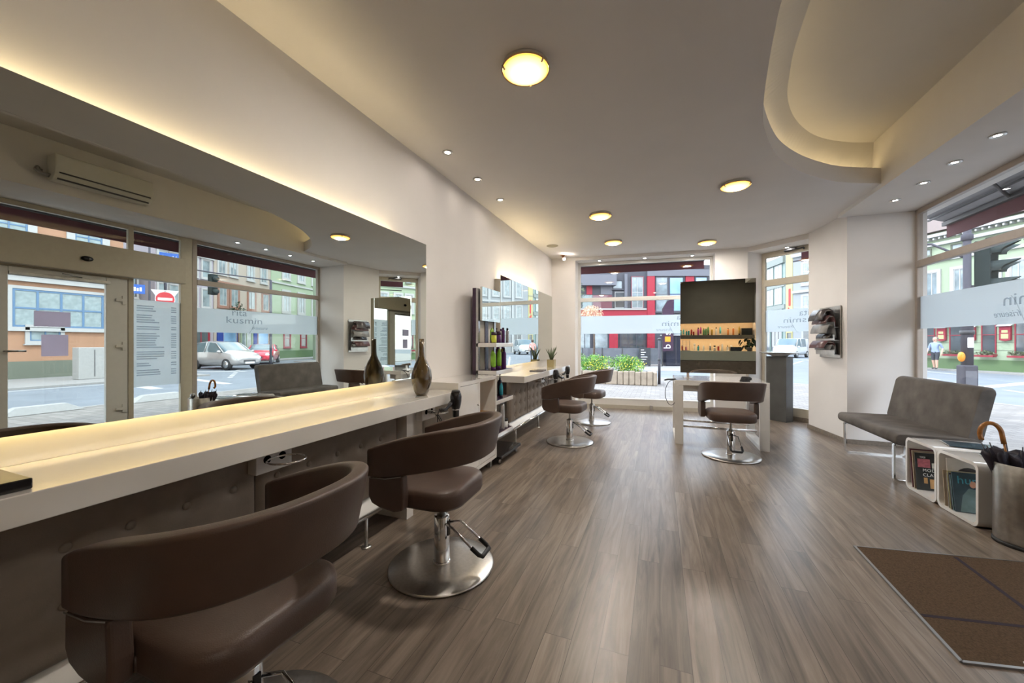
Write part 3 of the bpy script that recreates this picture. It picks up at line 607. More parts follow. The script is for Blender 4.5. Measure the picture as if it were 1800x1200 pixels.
b = MB(); b.sphere((.037,-.032,-.078),.026,12,8); P('bulb', b, 'spot_glow', t)
b = MB(); b.lathe([(0,-.008),(.085,-.008),(.10,-.004),(.105,0)], seg=40, cap=False); T('ceiling_speaker', xf(b, Matrix.Translation((-1.795,6.62,CEIL))), 'speaker_grille', 'round flush speaker grille in the ceiling near the left wall', 'speaker')
# air conditioner on the beam above the entrance (seen in the long mirror)
t = thing('air_conditioner', (2.239,2.49,3.13), 'white wall air conditioner above the entrance, seen in the long mirror', 'air conditioner')
b = MB(); b.xprism([], 0, 0) if False else None
pr_ = [(0,0.02),(.03,0),(.12,0.0),(.185,.06),(.20,.11),(.20,.27),(.185,.285),(0,.285)]
b.add([(-p[0],-.43,p[1]) for p in pr_]+[(-p[0],.43,p[1]) for p in pr_], [tuple(range(8)), tuple(range(15,7,-1))]+[(i,i+8,(i+1)%8+8,(i+1)%8) for i in range(8)]); P('casing', b, 'aircon_white', t, bevel=.012)
b = MB(); b.box(-.150,-.40,.012,-.125,.40,.03); b.box(-.196,-.40,.085,-.172,.40,.07); P('louvre', b, 'metal_dark', t)
b = MB(); b.tube(bez((-.05,-.43,.05),(-.05,-.50,.05),(-.04,-.53,.10),(-.03,-.50,.12)),.02,8); b.tube(bez((-.08,-.43,.06),(-.08,-.56,.03),(-.05,-.56,.12),(-.02,-.47,.10)),.012,8); P('pipe', b, 'steel', t)
# ------------------------------------------------------------------ styling counters, long mirrors
def tufted(name, x, y0, y1, z0, z1, btn, parent, depth=.026, res=.0155, material='uphol', axis='x'):
    """padded panel facing +x with dimples and covered buttons at (y,z)"""
    ny = max(4, int((y1-y0)/res)); nz = max(4, int((z1-z0)/res)); vs = []; fs = []
    def h(y, z):
        e = min(y-y0, y1-y, z-z0, z1-z); v = depth*(1-math.exp(-max(e,0)/.010))
        for by, bz in btn:
            d2 = (y-by)**2+(z-bz)**2
            if d2 < .012: v -= .024*math.exp(-d2/.0014)
        return v
    for i in range(ny+1):
        for j in range(nz+1):
            y = y0+(y1-y0)*i/ny; z = z0+(z1-z0)*j/nz; vs.append((x+h(y,z), y, z))
    for i in range(ny):
        for j in range(nz): a = i*(nz+1)+j; fs.append((a, a+nz+1, a+nz+2, a+1))
    b = MB(); b.smooth = True; b.add(vs, fs); b.smooth = False
    for by, bz in btn: b.sphere((x+.007,by,bz), .0165, 12, 8, (.55,1,1))
    b.box(x-.03,y0,z0,x-.001,y1,z1)
    return P(name, b, material, parent, w=True, fix=False)

def counter(y0, y1, top, label, splits, rows, gap=None, posts=()):
    t = thing('styling_counter', (-1.86,(y0+y1)/2,0), label, 'counter', 'white styling counters')
    b = MB(); b.box(-2.085,y0,top-.088,-1.66,y1,top); P('worktop', b, 'lacquer', t, w=True, bevel=.003)
    b = MB(); b.box(-2.089,y0,top+.0008,-2.083,y1,top+.128); P('upstand', b, 'lacquer', t, w=True)
    for a, c in splits:
        bt = [(y, z) for z in rows for y in BT if a+.03 < y < c-.03]
        tufted('padded_panel', -1.885, a+.003, c-.003, .275, top-.09, bt, t)
    b = MB(); b.add([(-1.90,y0,.285),(-1.83,y0,.195),(-1.83,y0,.185),(-1.92,y0,.27),(-1.90,y1,.285),(-1.83,y1,.195),(-1.83,y1,.185),(-1.92,y1,.27)], [(0,1,2,3),(7,6,5,4),(0,4,5,1),(1,5,6,2),(2,6,7,3),(3,7,4,0)]); P('foot_board', b, 'lacquer_matte', t, w=True)
    b = MB(); b.tube([(-1.81,y0,.20),(-1.81,y1,.20)],.015,14); P('foot_rail', b, 'chrome', t, w=True)
    for y in posts:
        b = MB(); b.tube([(-1.81,y,.006),(-1.81,y,.20)],.011,12); b.lathe([(.0,.0),(.032,.0),(.032,.005),(.011,.008)], -1.81, y, 20); P('rail_post', b, 'brushed', t, w=True)
    return t
BT = [.656-.19*k for k in range(1,6)]+[.656,.828,1.011,1.202,1.423,1.618,1.826,2.025,2.22]
c1 = counter(-0.6, 2.975, .926, 'long white glossy styling counter lit from behind, under the long mirror', [(-.6,1.31),(1.31,2.40)], [.655,.46], posts=(-.2,.9,2.0,2.9))
b = MB(); b.box(-2.08,2.42,0,-1.80,2.50,.836); P('support_panel', b, 'lacquer_matte', c1, w=True)
b = MB(); b.box(-2.08,2.62,0.1,-2.03,2.96,.836); P('back_panel', b, 'lacquer_matte', c1, w=True)
def holder(parent, y, top):
    b = MB(); b.box(-1.862,y-.095,top-.215,-1.80,y+.095,top-.09); o = P('socket_box', b, 'white_plastic', parent, w=True, bevel=.004)
    b = MB(); b.tube([(-1.79+.075+.085*math.cos(R(a)),y+.085*math.sin(R(a)),top-.150) for a in range(0,360,15)],.005,8,closed=True); P('holder_ring', b, 'chrome', o, w=True)
    for s_ in (-.04,.04): b = MB(); b.lathe([(.0,0),(.02,0)], seg=16); xf(b, Matrix.Translation((-1.799,y+s_,top-.15)) @ Matrix.Rotation(R(90),4,'Y')); P('socket', b, 'black_plastic', o, w=True)
holder(c1, 1.352, .926); holder(c1, 2.72, .926)
BT = [4.735+.2*k for k in range(14)]
c2 = counter(4.73, 7.45, .905, 'shorter white styling counter at the back, under the far mirror', [(4.73,5.435),(5.435,6.6),(6.6,7.45)], [.64,.50,.355], posts=(4.8,5.82,7.2))
holder(c2, 6.05, .905); holder(c2, 6.92, .905)
def wall_mirror(y0, y1, z0, z1, xm, label, s0, s1):
    t = thing('wall_mirror', (xm,(y0+y1)/2,z0), label, 'mirror', 'long frameless wall mirrors')
    b = MB(); b.box(xm-.008,y0,z0,xm,y1,z1); P('mirror_glass', b, 'mirror', t, w=True)
    b = MB(); b.box(-2.089,y0+.0,z0+.033,xm-.009,y1-.0,z1-.05); P('backing_box', b, 'beige_inside', t, w=True)
    b = MB(); b.box(-2.075,s0,z1-.048,xm-.02,s1,z1-.044); P('light_strip', b, 'led_warm', t, w=True, label='warm strip light behind the mirror edge')
    b = MB(); b.box(-2.058,s0,z0+.028,-2.046,s1,z0+.032); P('light_strip', b, 'led_counter', t, w=True, label='warm strip light behind the mirror edge')
wall_mirror(-0.9, 3.02, 1.036, 2.262, -2.03, 'huge frameless wall mirror above the long counter, reflecting the street', -.8, 2.6)
wall_mirror(4.73, 7.36, 1.03, 2.262, -2.00, 'smaller frameless wall mirror above the far counter, behind the bottle stand', 4.85, 6.6)

# white cabinet between the counters
def cabinet():
    x0, x1, y0, y1, z0, z1 = -2.088, -1.67, 2.982, 3.838, .095, .989
    t = thing('storage_cabinet', (-1.88,3.41,0), 'white shelving cabinet with doors between the two counters', 'cabinet'); e = .035; ym = 3.415; zm = .50
    b = MB(); b.box(x0,y0,z1-e,x1,y1,z1); b.box(x0,y0,z0,x1,y1,z0+e); b.box(x0,y0,z0+e,x1,y0+e,z1-e); b.box(x0,y1-e,z0+e,x1,y1,z1-e)
    b.box(x0,ym-.01,z0+e,x1,ym+.01,z1-e); b.box(x0,y0+e,zm-.01,x1,y1-e,zm+.01); P('carcass', b, 'lacquer', t, w=True)
    b = MB(); b.box(x0,y0+.005,z0+.005,x0+.008,y1-.005,z1-.005); P('back_board', b, 'beige_inside', t, w=True)
    for ya, yb, za, zb, hz in ((y0+e,ym-.01,zm+.01,z1-e,.74),(y0+e,ym-.01,z0+e,zm-.01,.32),(ym+.01,y1-e,z0+e,.30,.26),(ym+.01,y1-e,.30,zm-.01,.44)):
        b = MB(); b.box(x1-.02,ya+.004,za+.004,x1-.001,yb-.004,zb-.004); d = P('door', b, 'lacquer', t, w=True, bevel=.002)
        b = MB(); b.sphere((x1+.012,yb-.04,hz),.011,12,8); b.tube([(x1-.002,yb-.04,hz),(x1+.008,yb-.04,hz)],.005,8); P('knob', b, 'brushed', d, w=True)
    for y in (y0+.06,y1-.06):
        for x in (x0+.06,x1-.06): b = MB(); b.box(x-.02,y-.02,0,x+.02,y+.02,z0); P('foot', b, 'brushed', t, w=True)
    b = MB(); b.box(-1.98,3.46,.512,-1.70,3.74,.525); b.box(-1.98,3.46,.525,-1.97,3.74,.615); b.box(-1.71,3.46,.525,-1.70,3.74,.60); b.box(-1.98,3.46,.525,-1.70,3.47,.615); b.box(-1.98,3.73,.525,-1.70,3.74,.615)
    T('wooden_box', b, 'wood_tray', 'orange wooden box inside the open cabinet compartment', 'box')
cabinet()

def rbox_bottle(prof, seg=24):
    b = MB(); b.lathe(prof, seg=seg); return b
def bottle(kind, loc, h, r, col, cap, label, group, cath='bottle', capr=None, z=0):
    t = thing('bottle', loc, label, cath, group, rz=z)
    if kind == 'spray':      # straight aerosol can with domed shoulder
        prof = [(r*.94,0),(r,.006),(r,h*.78),(r*.9,h*.82),(r*.55,h*.85)]; cp = [(r*.62,h*.85),(r*.62,h*.97),(r*.5,h)]
    elif kind == 'tube':     # squeeze tube standing on its cap
        prof = [(r*.75,h*.16),(r*.95,h*.24),(r,h*.45),(r*.9,h*.8),(r*.45,h*.94),(r*.30,h)]; cp = [(r*.78,0),(r*.8,h*.16)]
    elif kind == 'pump':
        prof = [(r*.95,0),(r,.006),(r,h*.62),(r*.8,h*.70),(r*.35,h*.74)]; cp = [(r*.36,h*.74),(r*.36,h*.82),(r*.14,h*.83),(r*.14,h*.94),(r*.42,h*.95),(r*.42,h)]
    elif kind == 'jar':
        prof = [(r*.95,0),(r,.005),(r,h*.70)]; cp = [(r*1.03,h*.70),(r*1.03,h)]
    else:                    # shampoo bottle
        prof = [(r*.9,0),(r,.01),(r,h*.70),(r*.85,h*.78),(r*.45,h*.84)]; cp = [(r*.5,h*.84),(r*.48,h*.97),(r*.4,h)]
    P('body', rbox_bottle(prof), col, t); P('cap', rbox_bottle(cp), cap, t)
    return t
# bottle stand beside the cabinet
def stand():
    t = thing('display_stand', (-1.84,4.15,0), 'tall rolling display stand with shelves of hair products', 'display stand')
    b = MB(); b.box(-2.00,3.90,.10,-1.955,4.40,1.975); P('back_board', b, 'purple_dark', t, w=True, bevel=.004)
    b = MB(); b.box(-1.955,3.90,.12,-1.925,3.95,1.97); b.box(-1.955,4.35,.12,-1.925,4.40,1.97); P('upright', b, 'silver', t, w=True, bevel=.003)
    b = MB(); b.box(-1.954,3.952,.12,-1.94,4.348,1.6); P('inner_panel', b, 'beige_inside', t, w=True)
    b = MB(); b.box(-1.939,4.10,.14,-1.932,4.19,1.6); P('slot_strip', b, 'purple_dark', t, w=True)
    b = MB(); b.box(-1.90,3.90,1.60,-1.875,4.42,1.985); P('mirror_plate', b, 'mirror', t, w=True)
    b = MB(); b.box(-1.925,3.95,1.75,-1.90,4.35,1.80); P('plate_bracket', b, 'silver', t, w=True)
    for z in (1.345,1.033,.697,.315):
        b = MB(); b.box(-1.953,3.90,z-.045,-1.70,4.42,z); s = P('shelf', b, 'lacquer', t, w=True, bevel=.003)
        b = MB(); b.box(-1.945,3.92,z+.0005,-1.71,4.40,z+.004); P('shelf_mat', b, 'purple_dark', s, w=True)
    b = MB(); b.box(-2.02,3.86,.065,-1.62,4.48,.10); P('base', b, 'black_plastic', t, w=True, bevel=.006)
    for y in (3.92,4.42):
        for x in (-1.97,-1.67):
            b = MB(); b.tube([(x-.012,y,.03),(x+.012,y,.03)],.03,16); b.box(x-.014,y-.01,.03,x+.014,y+.01,.066); P('castor', b, 'steel', t, w=True)
stand()
g = 'hair products on the display stand'
sh1 = [('jar',.12,.030,'yellow_green','purple_dark','yellow-green squat product tub at the near end of the stand\'s top shelf'),('tube',.17,.024,'lime','purple','green product tube second from the near end of the top shelf'),('jar',.13,.034,'purple','purple_dark','dark purple tub in the middle of the stand\'s top shelf'),
       ('pump',.17,.024,'yellow_green','purple_dark','yellow-green pump bottle on the top shelf beside a purple tub'),('spray',.18,.022,'purple','purple_dark','purple can on the stand\'s top shelf behind the pump bottle'),('spray',.17,.022,'purple_pale','purple','pale lilac can on the stand\'s top shelf'),('spray',.18,.021,'silver','black_plastic','silver can at the far end of the stand\'s top shelf')]
for i,(k,h,r,c,cp,lb) in enumerate(sh1): bottle(k,(-1.755-.055*(i%2),3.955+.068*i,1.3495),h,r,c,cp,lb,g)
sh2 = [('tube',.21,.024,'lime','purple','bright green tube at the near end of the stand\'s second shelf'),('tube',.225,.025,'lime','purple','bright green tube second from the near end of the second shelf'),('tube',.24,.027,'lime','purple','bright green tube with white streak, third on the second shelf'),
       ('spray',.29,.026,'purple','purple','tall dark purple bottle on the stand\'s second shelf'),('bottle',.25,.027,'purple','purple_dark','shorter dark purple bottle on the stand\'s second shelf'),('spray',.28,.026,'gold','purple','gold bottle with purple cap at the far end of the second shelf')]
for i,(k,h,r,c,cp,lb) in enumerate(sh2): bottle(k,(-1.755-.05*(i%2),3.955+.075*i,1.0375),h,r,c,cp,lb,g)
sh3 = [('bottle',.23,.026,'navy','black_plastic','black bottle at the near end of the stand\'s third shelf'),('bottle',.25,.028,'teal','navy','teal and black bottle second on the third shelf'),('tube',.17,.022,'teal','navy','small teal tube in front on the third shelf'),('pump',.27,.030,'navy','black_plastic','black pump bottle at the far end of the third shelf')]
for i,(k,h,r,c,cp,lb) in enumerate(sh3): bottle(k,(-1.755-.06*(i%2 == 1),3.97+.10*i,.7015),h,r,c,cp,lb,g)
sh4 = [('jar',.10,.030,'white_plastic','white_plastic','white tub at the near end of the stand\'s lowest shelf'),('spray',.16,.024,'white_plastic','silver','white can beside the tub on the lowest shelf'),('spray',.36,.034,'silver','silver','tall silver hairspray can on the stand\'s lowest shelf'),('jar',.11,.028,'white_plastic','black_plastic','white jar with black lid on the lowest shelf')]
for i,(k,h,r,c,cp,lb) in enumerate(sh4): bottle(k,(-1.755-.06*(i == 1),3.96+.115*i,.3195),h,r,c,cp,lb,g)

# vase, box, plant, tablet on the counters
b = MB(); b.lathe([(.030,.0),(.045,.003),(.062,.04),(.078,.10),(.082,.15),(.075,.20),(.056,.25),(.035,.29),(.0235,.32),(.0205,.36),(.0205,.455),(.0175,.455),(.0175,.36),(.018,.32)], seg=48)
T('vase', xf(b, Matrix.Translation((-1.79,2.60,.926))), 'vase_glass', 'brown glass bottle vase with long neck on the long counter', 'vase')
b = MB(); b.box(-1.99,.36,.9262,-1.70,.53,.958); T('flat_case', b, 'black_plastic', 'flat black case at the near end of the long counter', 'case', bevel=.004)
def potted_aloe():
    t = thing('potted_aloe', (-1.845,6.74,.9055), 'spiky aloe in a square olive pot on the far counter', 'potted plant')
    b = MB(); w0, w1, h = .062, .068, .135
    b.add([(-w0,-w0,0),(w0,-w0,0),(w0,w0,0),(-w0,w0,0),(-w1,-w1,h),(w1,-w1,h),(w1,w1,h),(-w1,w1,h),(-w1+.01,-w1+.01,h),(w1-.01,-w1+.01,h),(w1-.01,w1-.01,h),(-w1+.01,w1-.01,h),(-w1+.01,-w1+.01,h-.03),(w1-.01,-w1+.01,h-.03),(w1-.01,w1-.01,h-.03),(-w1+.01,w1-.01,h-.03)],
          [(3,2,1,0)]+[(i,(i+1)%4,4+(i+1)%4,4+i) for i in range(4)]+[(4+i,4+(i+1)%4,8+(i+1)%4,8+i) for i in range(4)]+[(8+i,8+(i+1)%4,12+(i+1)%4,12+i) for i in range(4)]); P('pot', b, 'pot_olive', t)
    b = MB(); b.box(-w1+.011,-w1+.011,h-.04,w1-.011,w1-.011,h-.02); P('soil', b, 'soil', t)
    rnd = random.Random(2); b = MB()
    for k in range(15):
        a = 2*math.pi*k/15+rnd.random()*.4; o = .03+.075*rnd.random(); L = .13+.13*rnd.random(); c, s_ = math.cos(a), math.sin(a)
        b.tube([(c*.012,s_*.012,h-.02),(c*o*.45,s_*o*.45,h+L*.45),(c*o*.9,s_*o*.9,h+L*.85),(c*o*1.05,s_*o*1.05,h+L)],[.009,.010,.006,.001],6)
    P('leaves', b, 'aloe', t)
potted_aloe()
b = MB(); b.box(-.11,-.15,0,.11,.15,.012); b = xf(b, Matrix.Translation((-1.80,5.78,.9055)) @ Matrix.Rotation(R(8),4,'Z')); T('tablet', b, 'cover_dark', 'dark flat tablet lying on the far counter', 'tablet')

# hair dryers
def dryer(loc, label, rz=0.0, s=1.0):
    t = thing('hair_dryer', loc, label, 'hair dryer', 'black hair dryers', rz=rz)
    b = MB(); b.lathe([(r*s,z*s) for r,z in ((.024,-.10),(.026,-.095),(.028,-.04),(.036,-.02),(.044,.02),(.046,.06),(.040,.09),(.030,.105),(.0,.11))], seg=28); P('barrel', b, 'black_plastic', t)
    b = MB(); b.lathe([(r*s,z*s) for r,z in ((.0285,-.045),(.030,-.042),(.0305,-.036),(.0295,-.032))], seg=28, cap=False); P('collar', b, 'chrome', t)
    b = MB(); b.lathe([(r*s,z*s) for r,z in ((.031,.1055),(.036,.097),(.030,.112),(.006,.116))], seg=24); P('rear_grille', b, 'metal_dark', t)
    b = MB(); b.tube([(0,-.035*s,.03*s),(0,-.08*s,.0),(0,-.13*s,-.025*s),(0,-.175*s,-.020*s)],[.020*s,.017*s,.016*s,.014*s],12); P('handle', b, 'black_plastic', t)
    b = MB(); b.tube(bez((0,-.175*s,-.02*s),(0,-.23*s,-.03*s),(.0,-.20*s,-.20*s),(-.03,-.12*s,-.17*s),14),.0045,6); P('cord', b, 'black_rubber', t)
    return t
dryer((-1.590,2.80,.835), 'black hair dryer hanging at the end of the long counter beside the cabinet', rz=R(-12), s=1.05)
dryer((-1.585,6.06,.79), 'black hair dryer hanging on the far counter, nearer of two', rz=R(150), s=1.05)
dryer((-1.588,6.92,.80), 'black hair dryer hanging on the far counter, nearer the rear window', rz=R(-20), s=1.0)
def cable(pts, label, r=.004):
    b = MB(); b.tube(pts, r, 7); return T('power_cable', b, 'black_rubber', label, 'cable')
cable(bez((-1.78,2.66,.78),(-1.70,2.70,.80),(-1.68,2.74,.70),(-1.72,2.80,.66),14)+bez((-1.72,2.80,.66),(-1.76,2.84,.63),(-1.78,2.86,.70),(-1.79,2.80,.74),10)[1:], 'black cable looping below the end of the long counter')
cable(bez((-1.79,5.62,.74),(-1.66,5.64,.80),(-1.64,5.72,.62),(-1.67,5.84,.56),14)+bez((-1.67,5.84,.56),(-1.68,5.9,.6),(-1.66,5.93,.75),(-1.79,5.95,.77),12)[1:], 'black cable looping below the far counter')

# ------------------------------------------------------------------ hydraulic salon chairs (facing local -x)
def chair_proto():
    t = thing('styling_chair', (0,0,0), 'x', 'chair', 'brown leather styling chairs')
    b = MB(); b.lathe([(.300,0),(.312,.003),(.314,.010),(.306,.016),(.18,.022),(.06,.026),(.0,.026)], seg=72); P('base_plate', b, 'brushed', t)
    b = MB(); b.lathe([(.046,.025),(.046,.300),(.043,.305),(.0,.305)], seg=32, cap=False); b.lathe([(.052,.024),(.052,.034),(.046,.036)], seg=32, cap=False); P('column', b, 'chrome', t)
    b = MB(); b.lathe([(.014,.30),(.014,.43)], seg=16, cap=False); b.lathe([(.03,.305),(.022,.318),(.014,.322)], seg=20, cap=False); b.box(-.13,-.09,.425,.13,.09,.440); P('piston', b, 'steel', t)
    b = MB(); b.box(.0445,-.012,.19,.052,.012,.28); P('lever_slot', b, 'black_plastic', t)
    b = MB(); b.tube([(.048,-.018,.262),(.10,-.05,.262),(.235,-.058,.165),(.262,-.058,.145)],.0075,10); b.tube([(.048,.018,.262),(.10,.05,.262),(.235,.058,.165),(.262,.058,.145)],.0075,10); pd = P('pump_lever', b, 'chrome', t)
    b = MB(); b.tube([(.225,-.058,.172),(.272,-.058,.140),(.290,-.048,.130),(.290,.048,.130),(.272,.058,.140),(.225,.058,.172)],.0125,10); P('lever_grip', b, 'black_rubber', pd)
    # back band: U-shaped shell that rises from the arm ends to the back
    path = []
    for k in range(7): path.append((-.288+.288*k/6, -.316, (0,-1)))
    for k in range(1,32):
        a = -90+180*k/32.; c, s_ = math.cos(R(a)), math.sin(R(a)); e = 2.5
        x = .312*(abs(c)**(2/e)); y = .316*(abs(s_)**(2/e))*(1 if s_ >= 0 else -1)
        nx, ny = (abs(x)/.312)**(e-1)/.312, (abs(y)/.316)**(e-1)/.316*(1 if y >= 0 else -1); l = math.hypot(nx,ny); path.append((x,y,(nx/l,ny/l)))
    for k in range(7): path.append((-.288*k/6, .316, (0,1)))
    rings = []
    nP = len(path)
    for i,(x,y,n) in enumerate(path):
        s_ = max(0,min(1,(x+.288)/.60)); zb = .602+.085*s_*s_*(3-2*s_)+.01*s_; zt = .762+.148*(1-(1-s_)**1.5)
        lean = .046*s_
        th = .058; end = min(i, nP-1-i)
        if end == 0: th *= .80
        ring = []
        hw, hh = th/2, (zt-zb)/2*(.955 if end == 0 else 1); zc = (zt+zb)/2; rr = .014
        for (px,pz) in rrect(-hw,-hh,hw,hh,rr,4):
            f = (pz+hh)/(2*hh); o = -hw+px+lean*f; ring.append((x+n[0]*o, y+n[1]*o, zc+pz))
        rings.append(ring)
    b = MB(); b.loft(rings); P('backrest', b, 'leather', t)
    # side panels joining seat and back band, with a pale strip painted as light through the gap above
    for sd in (-1,1):
        pts = [(-.284,.604),(-.17,.609),(-.065,.632),(-.055,.52),(-.06,.445),(-.12,.430),(-.21,.442),(-.265,.462),(-.286,.50)]
        b = MB(); y0, y1 = (.258,.313)
        n = len(pts); vs = [(p[0],sd*y0,p[1]) for p in pts]+[(p[0],sd*y1,p[1]) for p in pts]
        b.add(vs, [tuple(range(n)), tuple(range(2*n-1,n-1,-1))]+[(i,n+i,n+(i+1)%n,(i+1)%n) for i in range(n)]); P('side_panel', b, 'leather', t, bevel=.012, seg=3)
        b = MB(); b.loft([[(x,sd*.3135,z),(x,sd*.3150,z),(x,sd*.3150,z+.004),(x,sd*.3135,z+.004)] for x,z in ((-.280,.5995),(-.17,.6045),(-.070,.6275))]); P('gap_light_strip', b, 'paper_grey', t, label='pale strip painted as light through the gap between arm and side panel')
    # seat cushion
    base = rrect(-.270,-.250,.205,.250,.13,9); base = [(x if x < 0 else x, y) for x,y in base]
    rings = []
    for f,z in ((.90,.428),(.965,.434),(1.0,.452),(1.0,.505),(.975,.525),(.92,.536),(.80,.541),(.4,.545),(.02,.546)):
        rings.append([((x+.012)*f-.012, y*f, z-.0*x) for x,y in base])
    b = MB(); b.loft(rings); P('seat', b, 'leather', t)
    for sd in (-1,1):
        b = MB(); b.loft([[(-.24+.17*u, sd*(.20+.06*v), .44+.075*v+(.0 if 0 < u < 1 else -.01)) for u in (0,.33,.66,1)]+[(-.07-.17*u, sd*(.20+.06*v), .425+.03*v) for u in (0,.33,.66,1)] for v in (0,.5,1)]); P('seat_wing', b, 'leather', t)
    return t
ch = chair_proto()
spots = [(-1.262,.850,0,'brown leather styling chair in the front foreground, nearest the camera'),(-1.236,2.005,2,'brown leather styling chair at the long counter, beside the white cabinet'),
         (-1.145,5.12,-4,'brown leather styling chair at the far counter, nearer of two'),(-1.08,6.53,-6,'brown leather styling chair at the far counter, closest to the rear window'),(.785,5.165,-86,'brown leather styling chair at the white table with the standing mirror')]
for i,(x,y,a,lb) in enumerate(spots):
    o = ch if i == 0 else copy_tree(ch)
    o.location = (x,y,0); o.rotation_euler = (0,0,R(a)); o['label'] = lb

# ------------------------------------------------------------------ white table with standing mirror
def table():
    t = thing('styling_table', (.73,5.96,0), 'white two-sided styling table carrying a standing mirror', 'table'); x0,x1,y0,y1 = .185,1.265,5.535,6.38
    b = MB(); b.box(x0,y0,.785,x1,y1,.852); P('table_top', b, 'lacquer', t, w=True, bevel=.004)
    for a, c in ((x0,x0+.105),(x1-.105,x1)):
        b = MB(); b.box(a,y0,0,c,y0+.05,.784); b.box(a,y1-.05,0,c,y1,.784); b.box(a,y0+.05,0,c,y1-.05,.05); P('leg_frame', b, 'lacquer_matte', t, w=True, bevel=.003)
    for y in (5.74,6.17):
        b = MB(); b.tube([(x0+.1,y,.205),(x1-.1,y,.205)],.017,14); P('foot_rail', b, 'chrome', t, w=True)
    b = MB(); b.box(x0+.11,5.62,.70,x0+.30,5.95,.784); P('drawer_box', b, 'lacquer_matte', t, w=True)
    b = MB(); b.box(x1-.30,5.62,.70,x1-.11,5.95,.784); P('drawer_box', b, 'lacquer_matte', t, w=True)
    m = thing('standing_mirror', (.735,5.95,.852), 'frameless two-sided mirror on two posts standing on the white table', 'mirror')
    b = MB(); b.box(.272,5.935,.925,1.198,5.942,2.215); P('mirror_glass', b, 'mirror', m, w=True)
    b = MB(); b.box(.272,5.958,.925,1.198,5.965,2.215); P('mirror_glass', b, 'mirror', m, w=True)
    b = MB(); b.box(.272,5.942,.925,1.198,5.958,2.215); P('core_board', b, 'lacquer_matte', m, w=True)
    for x in (.37,1.10):
        b = MB(); b.box(x-.016,5.942,.857,x+.016,5.958,.93); b.box(x-.05,5.90,.852,x+.05,6.0,.858); P('post', b, 'brushed', m, w=True)
table()
b = MB()
for k in range(5):
    a = .4*k; b.tube([(1.02+.055*math.cos(R(q))*(1-.1*k),5.66+.04*math.sin(R(q)),.858+.012*k) for q in range(0,360,20)],.006,6,closed=True)
b.sphere((1.05,5.67,.885),.035,12,8,(1.5,.7,.8)); T('coiled_cable', b, 'black_rubber', 'coil of black cable on the right of the white table', 'cable')
b = MB(); b.tube(bez((.17,5.60,.84),(.08,5.58,.86),(.02,5.6,.62),(.12,5.66,.50),14)+bez((.12,5.66,.50),(.17,5.68,.47),(.2,5.7,.52),(.24,5.7,.69),10)[1:],.004,6); b.tube([(.20,5.60,.856),(.10,5.58,.853),(.06,5.6,.84)],.010,8); T('hanging_cable', b, 'black_rubber', 'thin black cable hanging off the left end of the white table', 'cable')
b = MB(); b.tube(bez((1.18,5.7,.74),(1.24,5.66,.68),(1.22,5.64,.6),(1.14,5.66,.58),12),.006,6); T('hanging_cable', b, 'black_rubber', 'short black cable under the right end of the white table', 'cable')

# pedestal and bowl in the corner door
pa = Vector((1.985,7.665)); q1 = pa-ce*.33; q2 = pa+cn*.20
b = MB(); b.prism([tuple(pa), tuple(q1), tuple(q1+cn*.20), tuple(q2)], 0, 1.112); T('pedestal', b, 'concrete_dark', 'tall dark grey square pedestal in the corner doorway', 'pedestal', bevel=.004)
pc = (pa+q1)/2+cn*.10
b = MB(); b.lathe([(.09,0),(.115,.004),(.12,.012),(.20,.042),(.275,.062),(.292,.066),(.290,.072),(.20,.056),(.10,.030),(.0,.024)], seg=56); T('bowl', xf(b, Matrix.Translation((pc.x,pc.y,1.1125))), 'bowl_grey', 'wide shallow grey bowl on top of the pedestal', 'bowl')

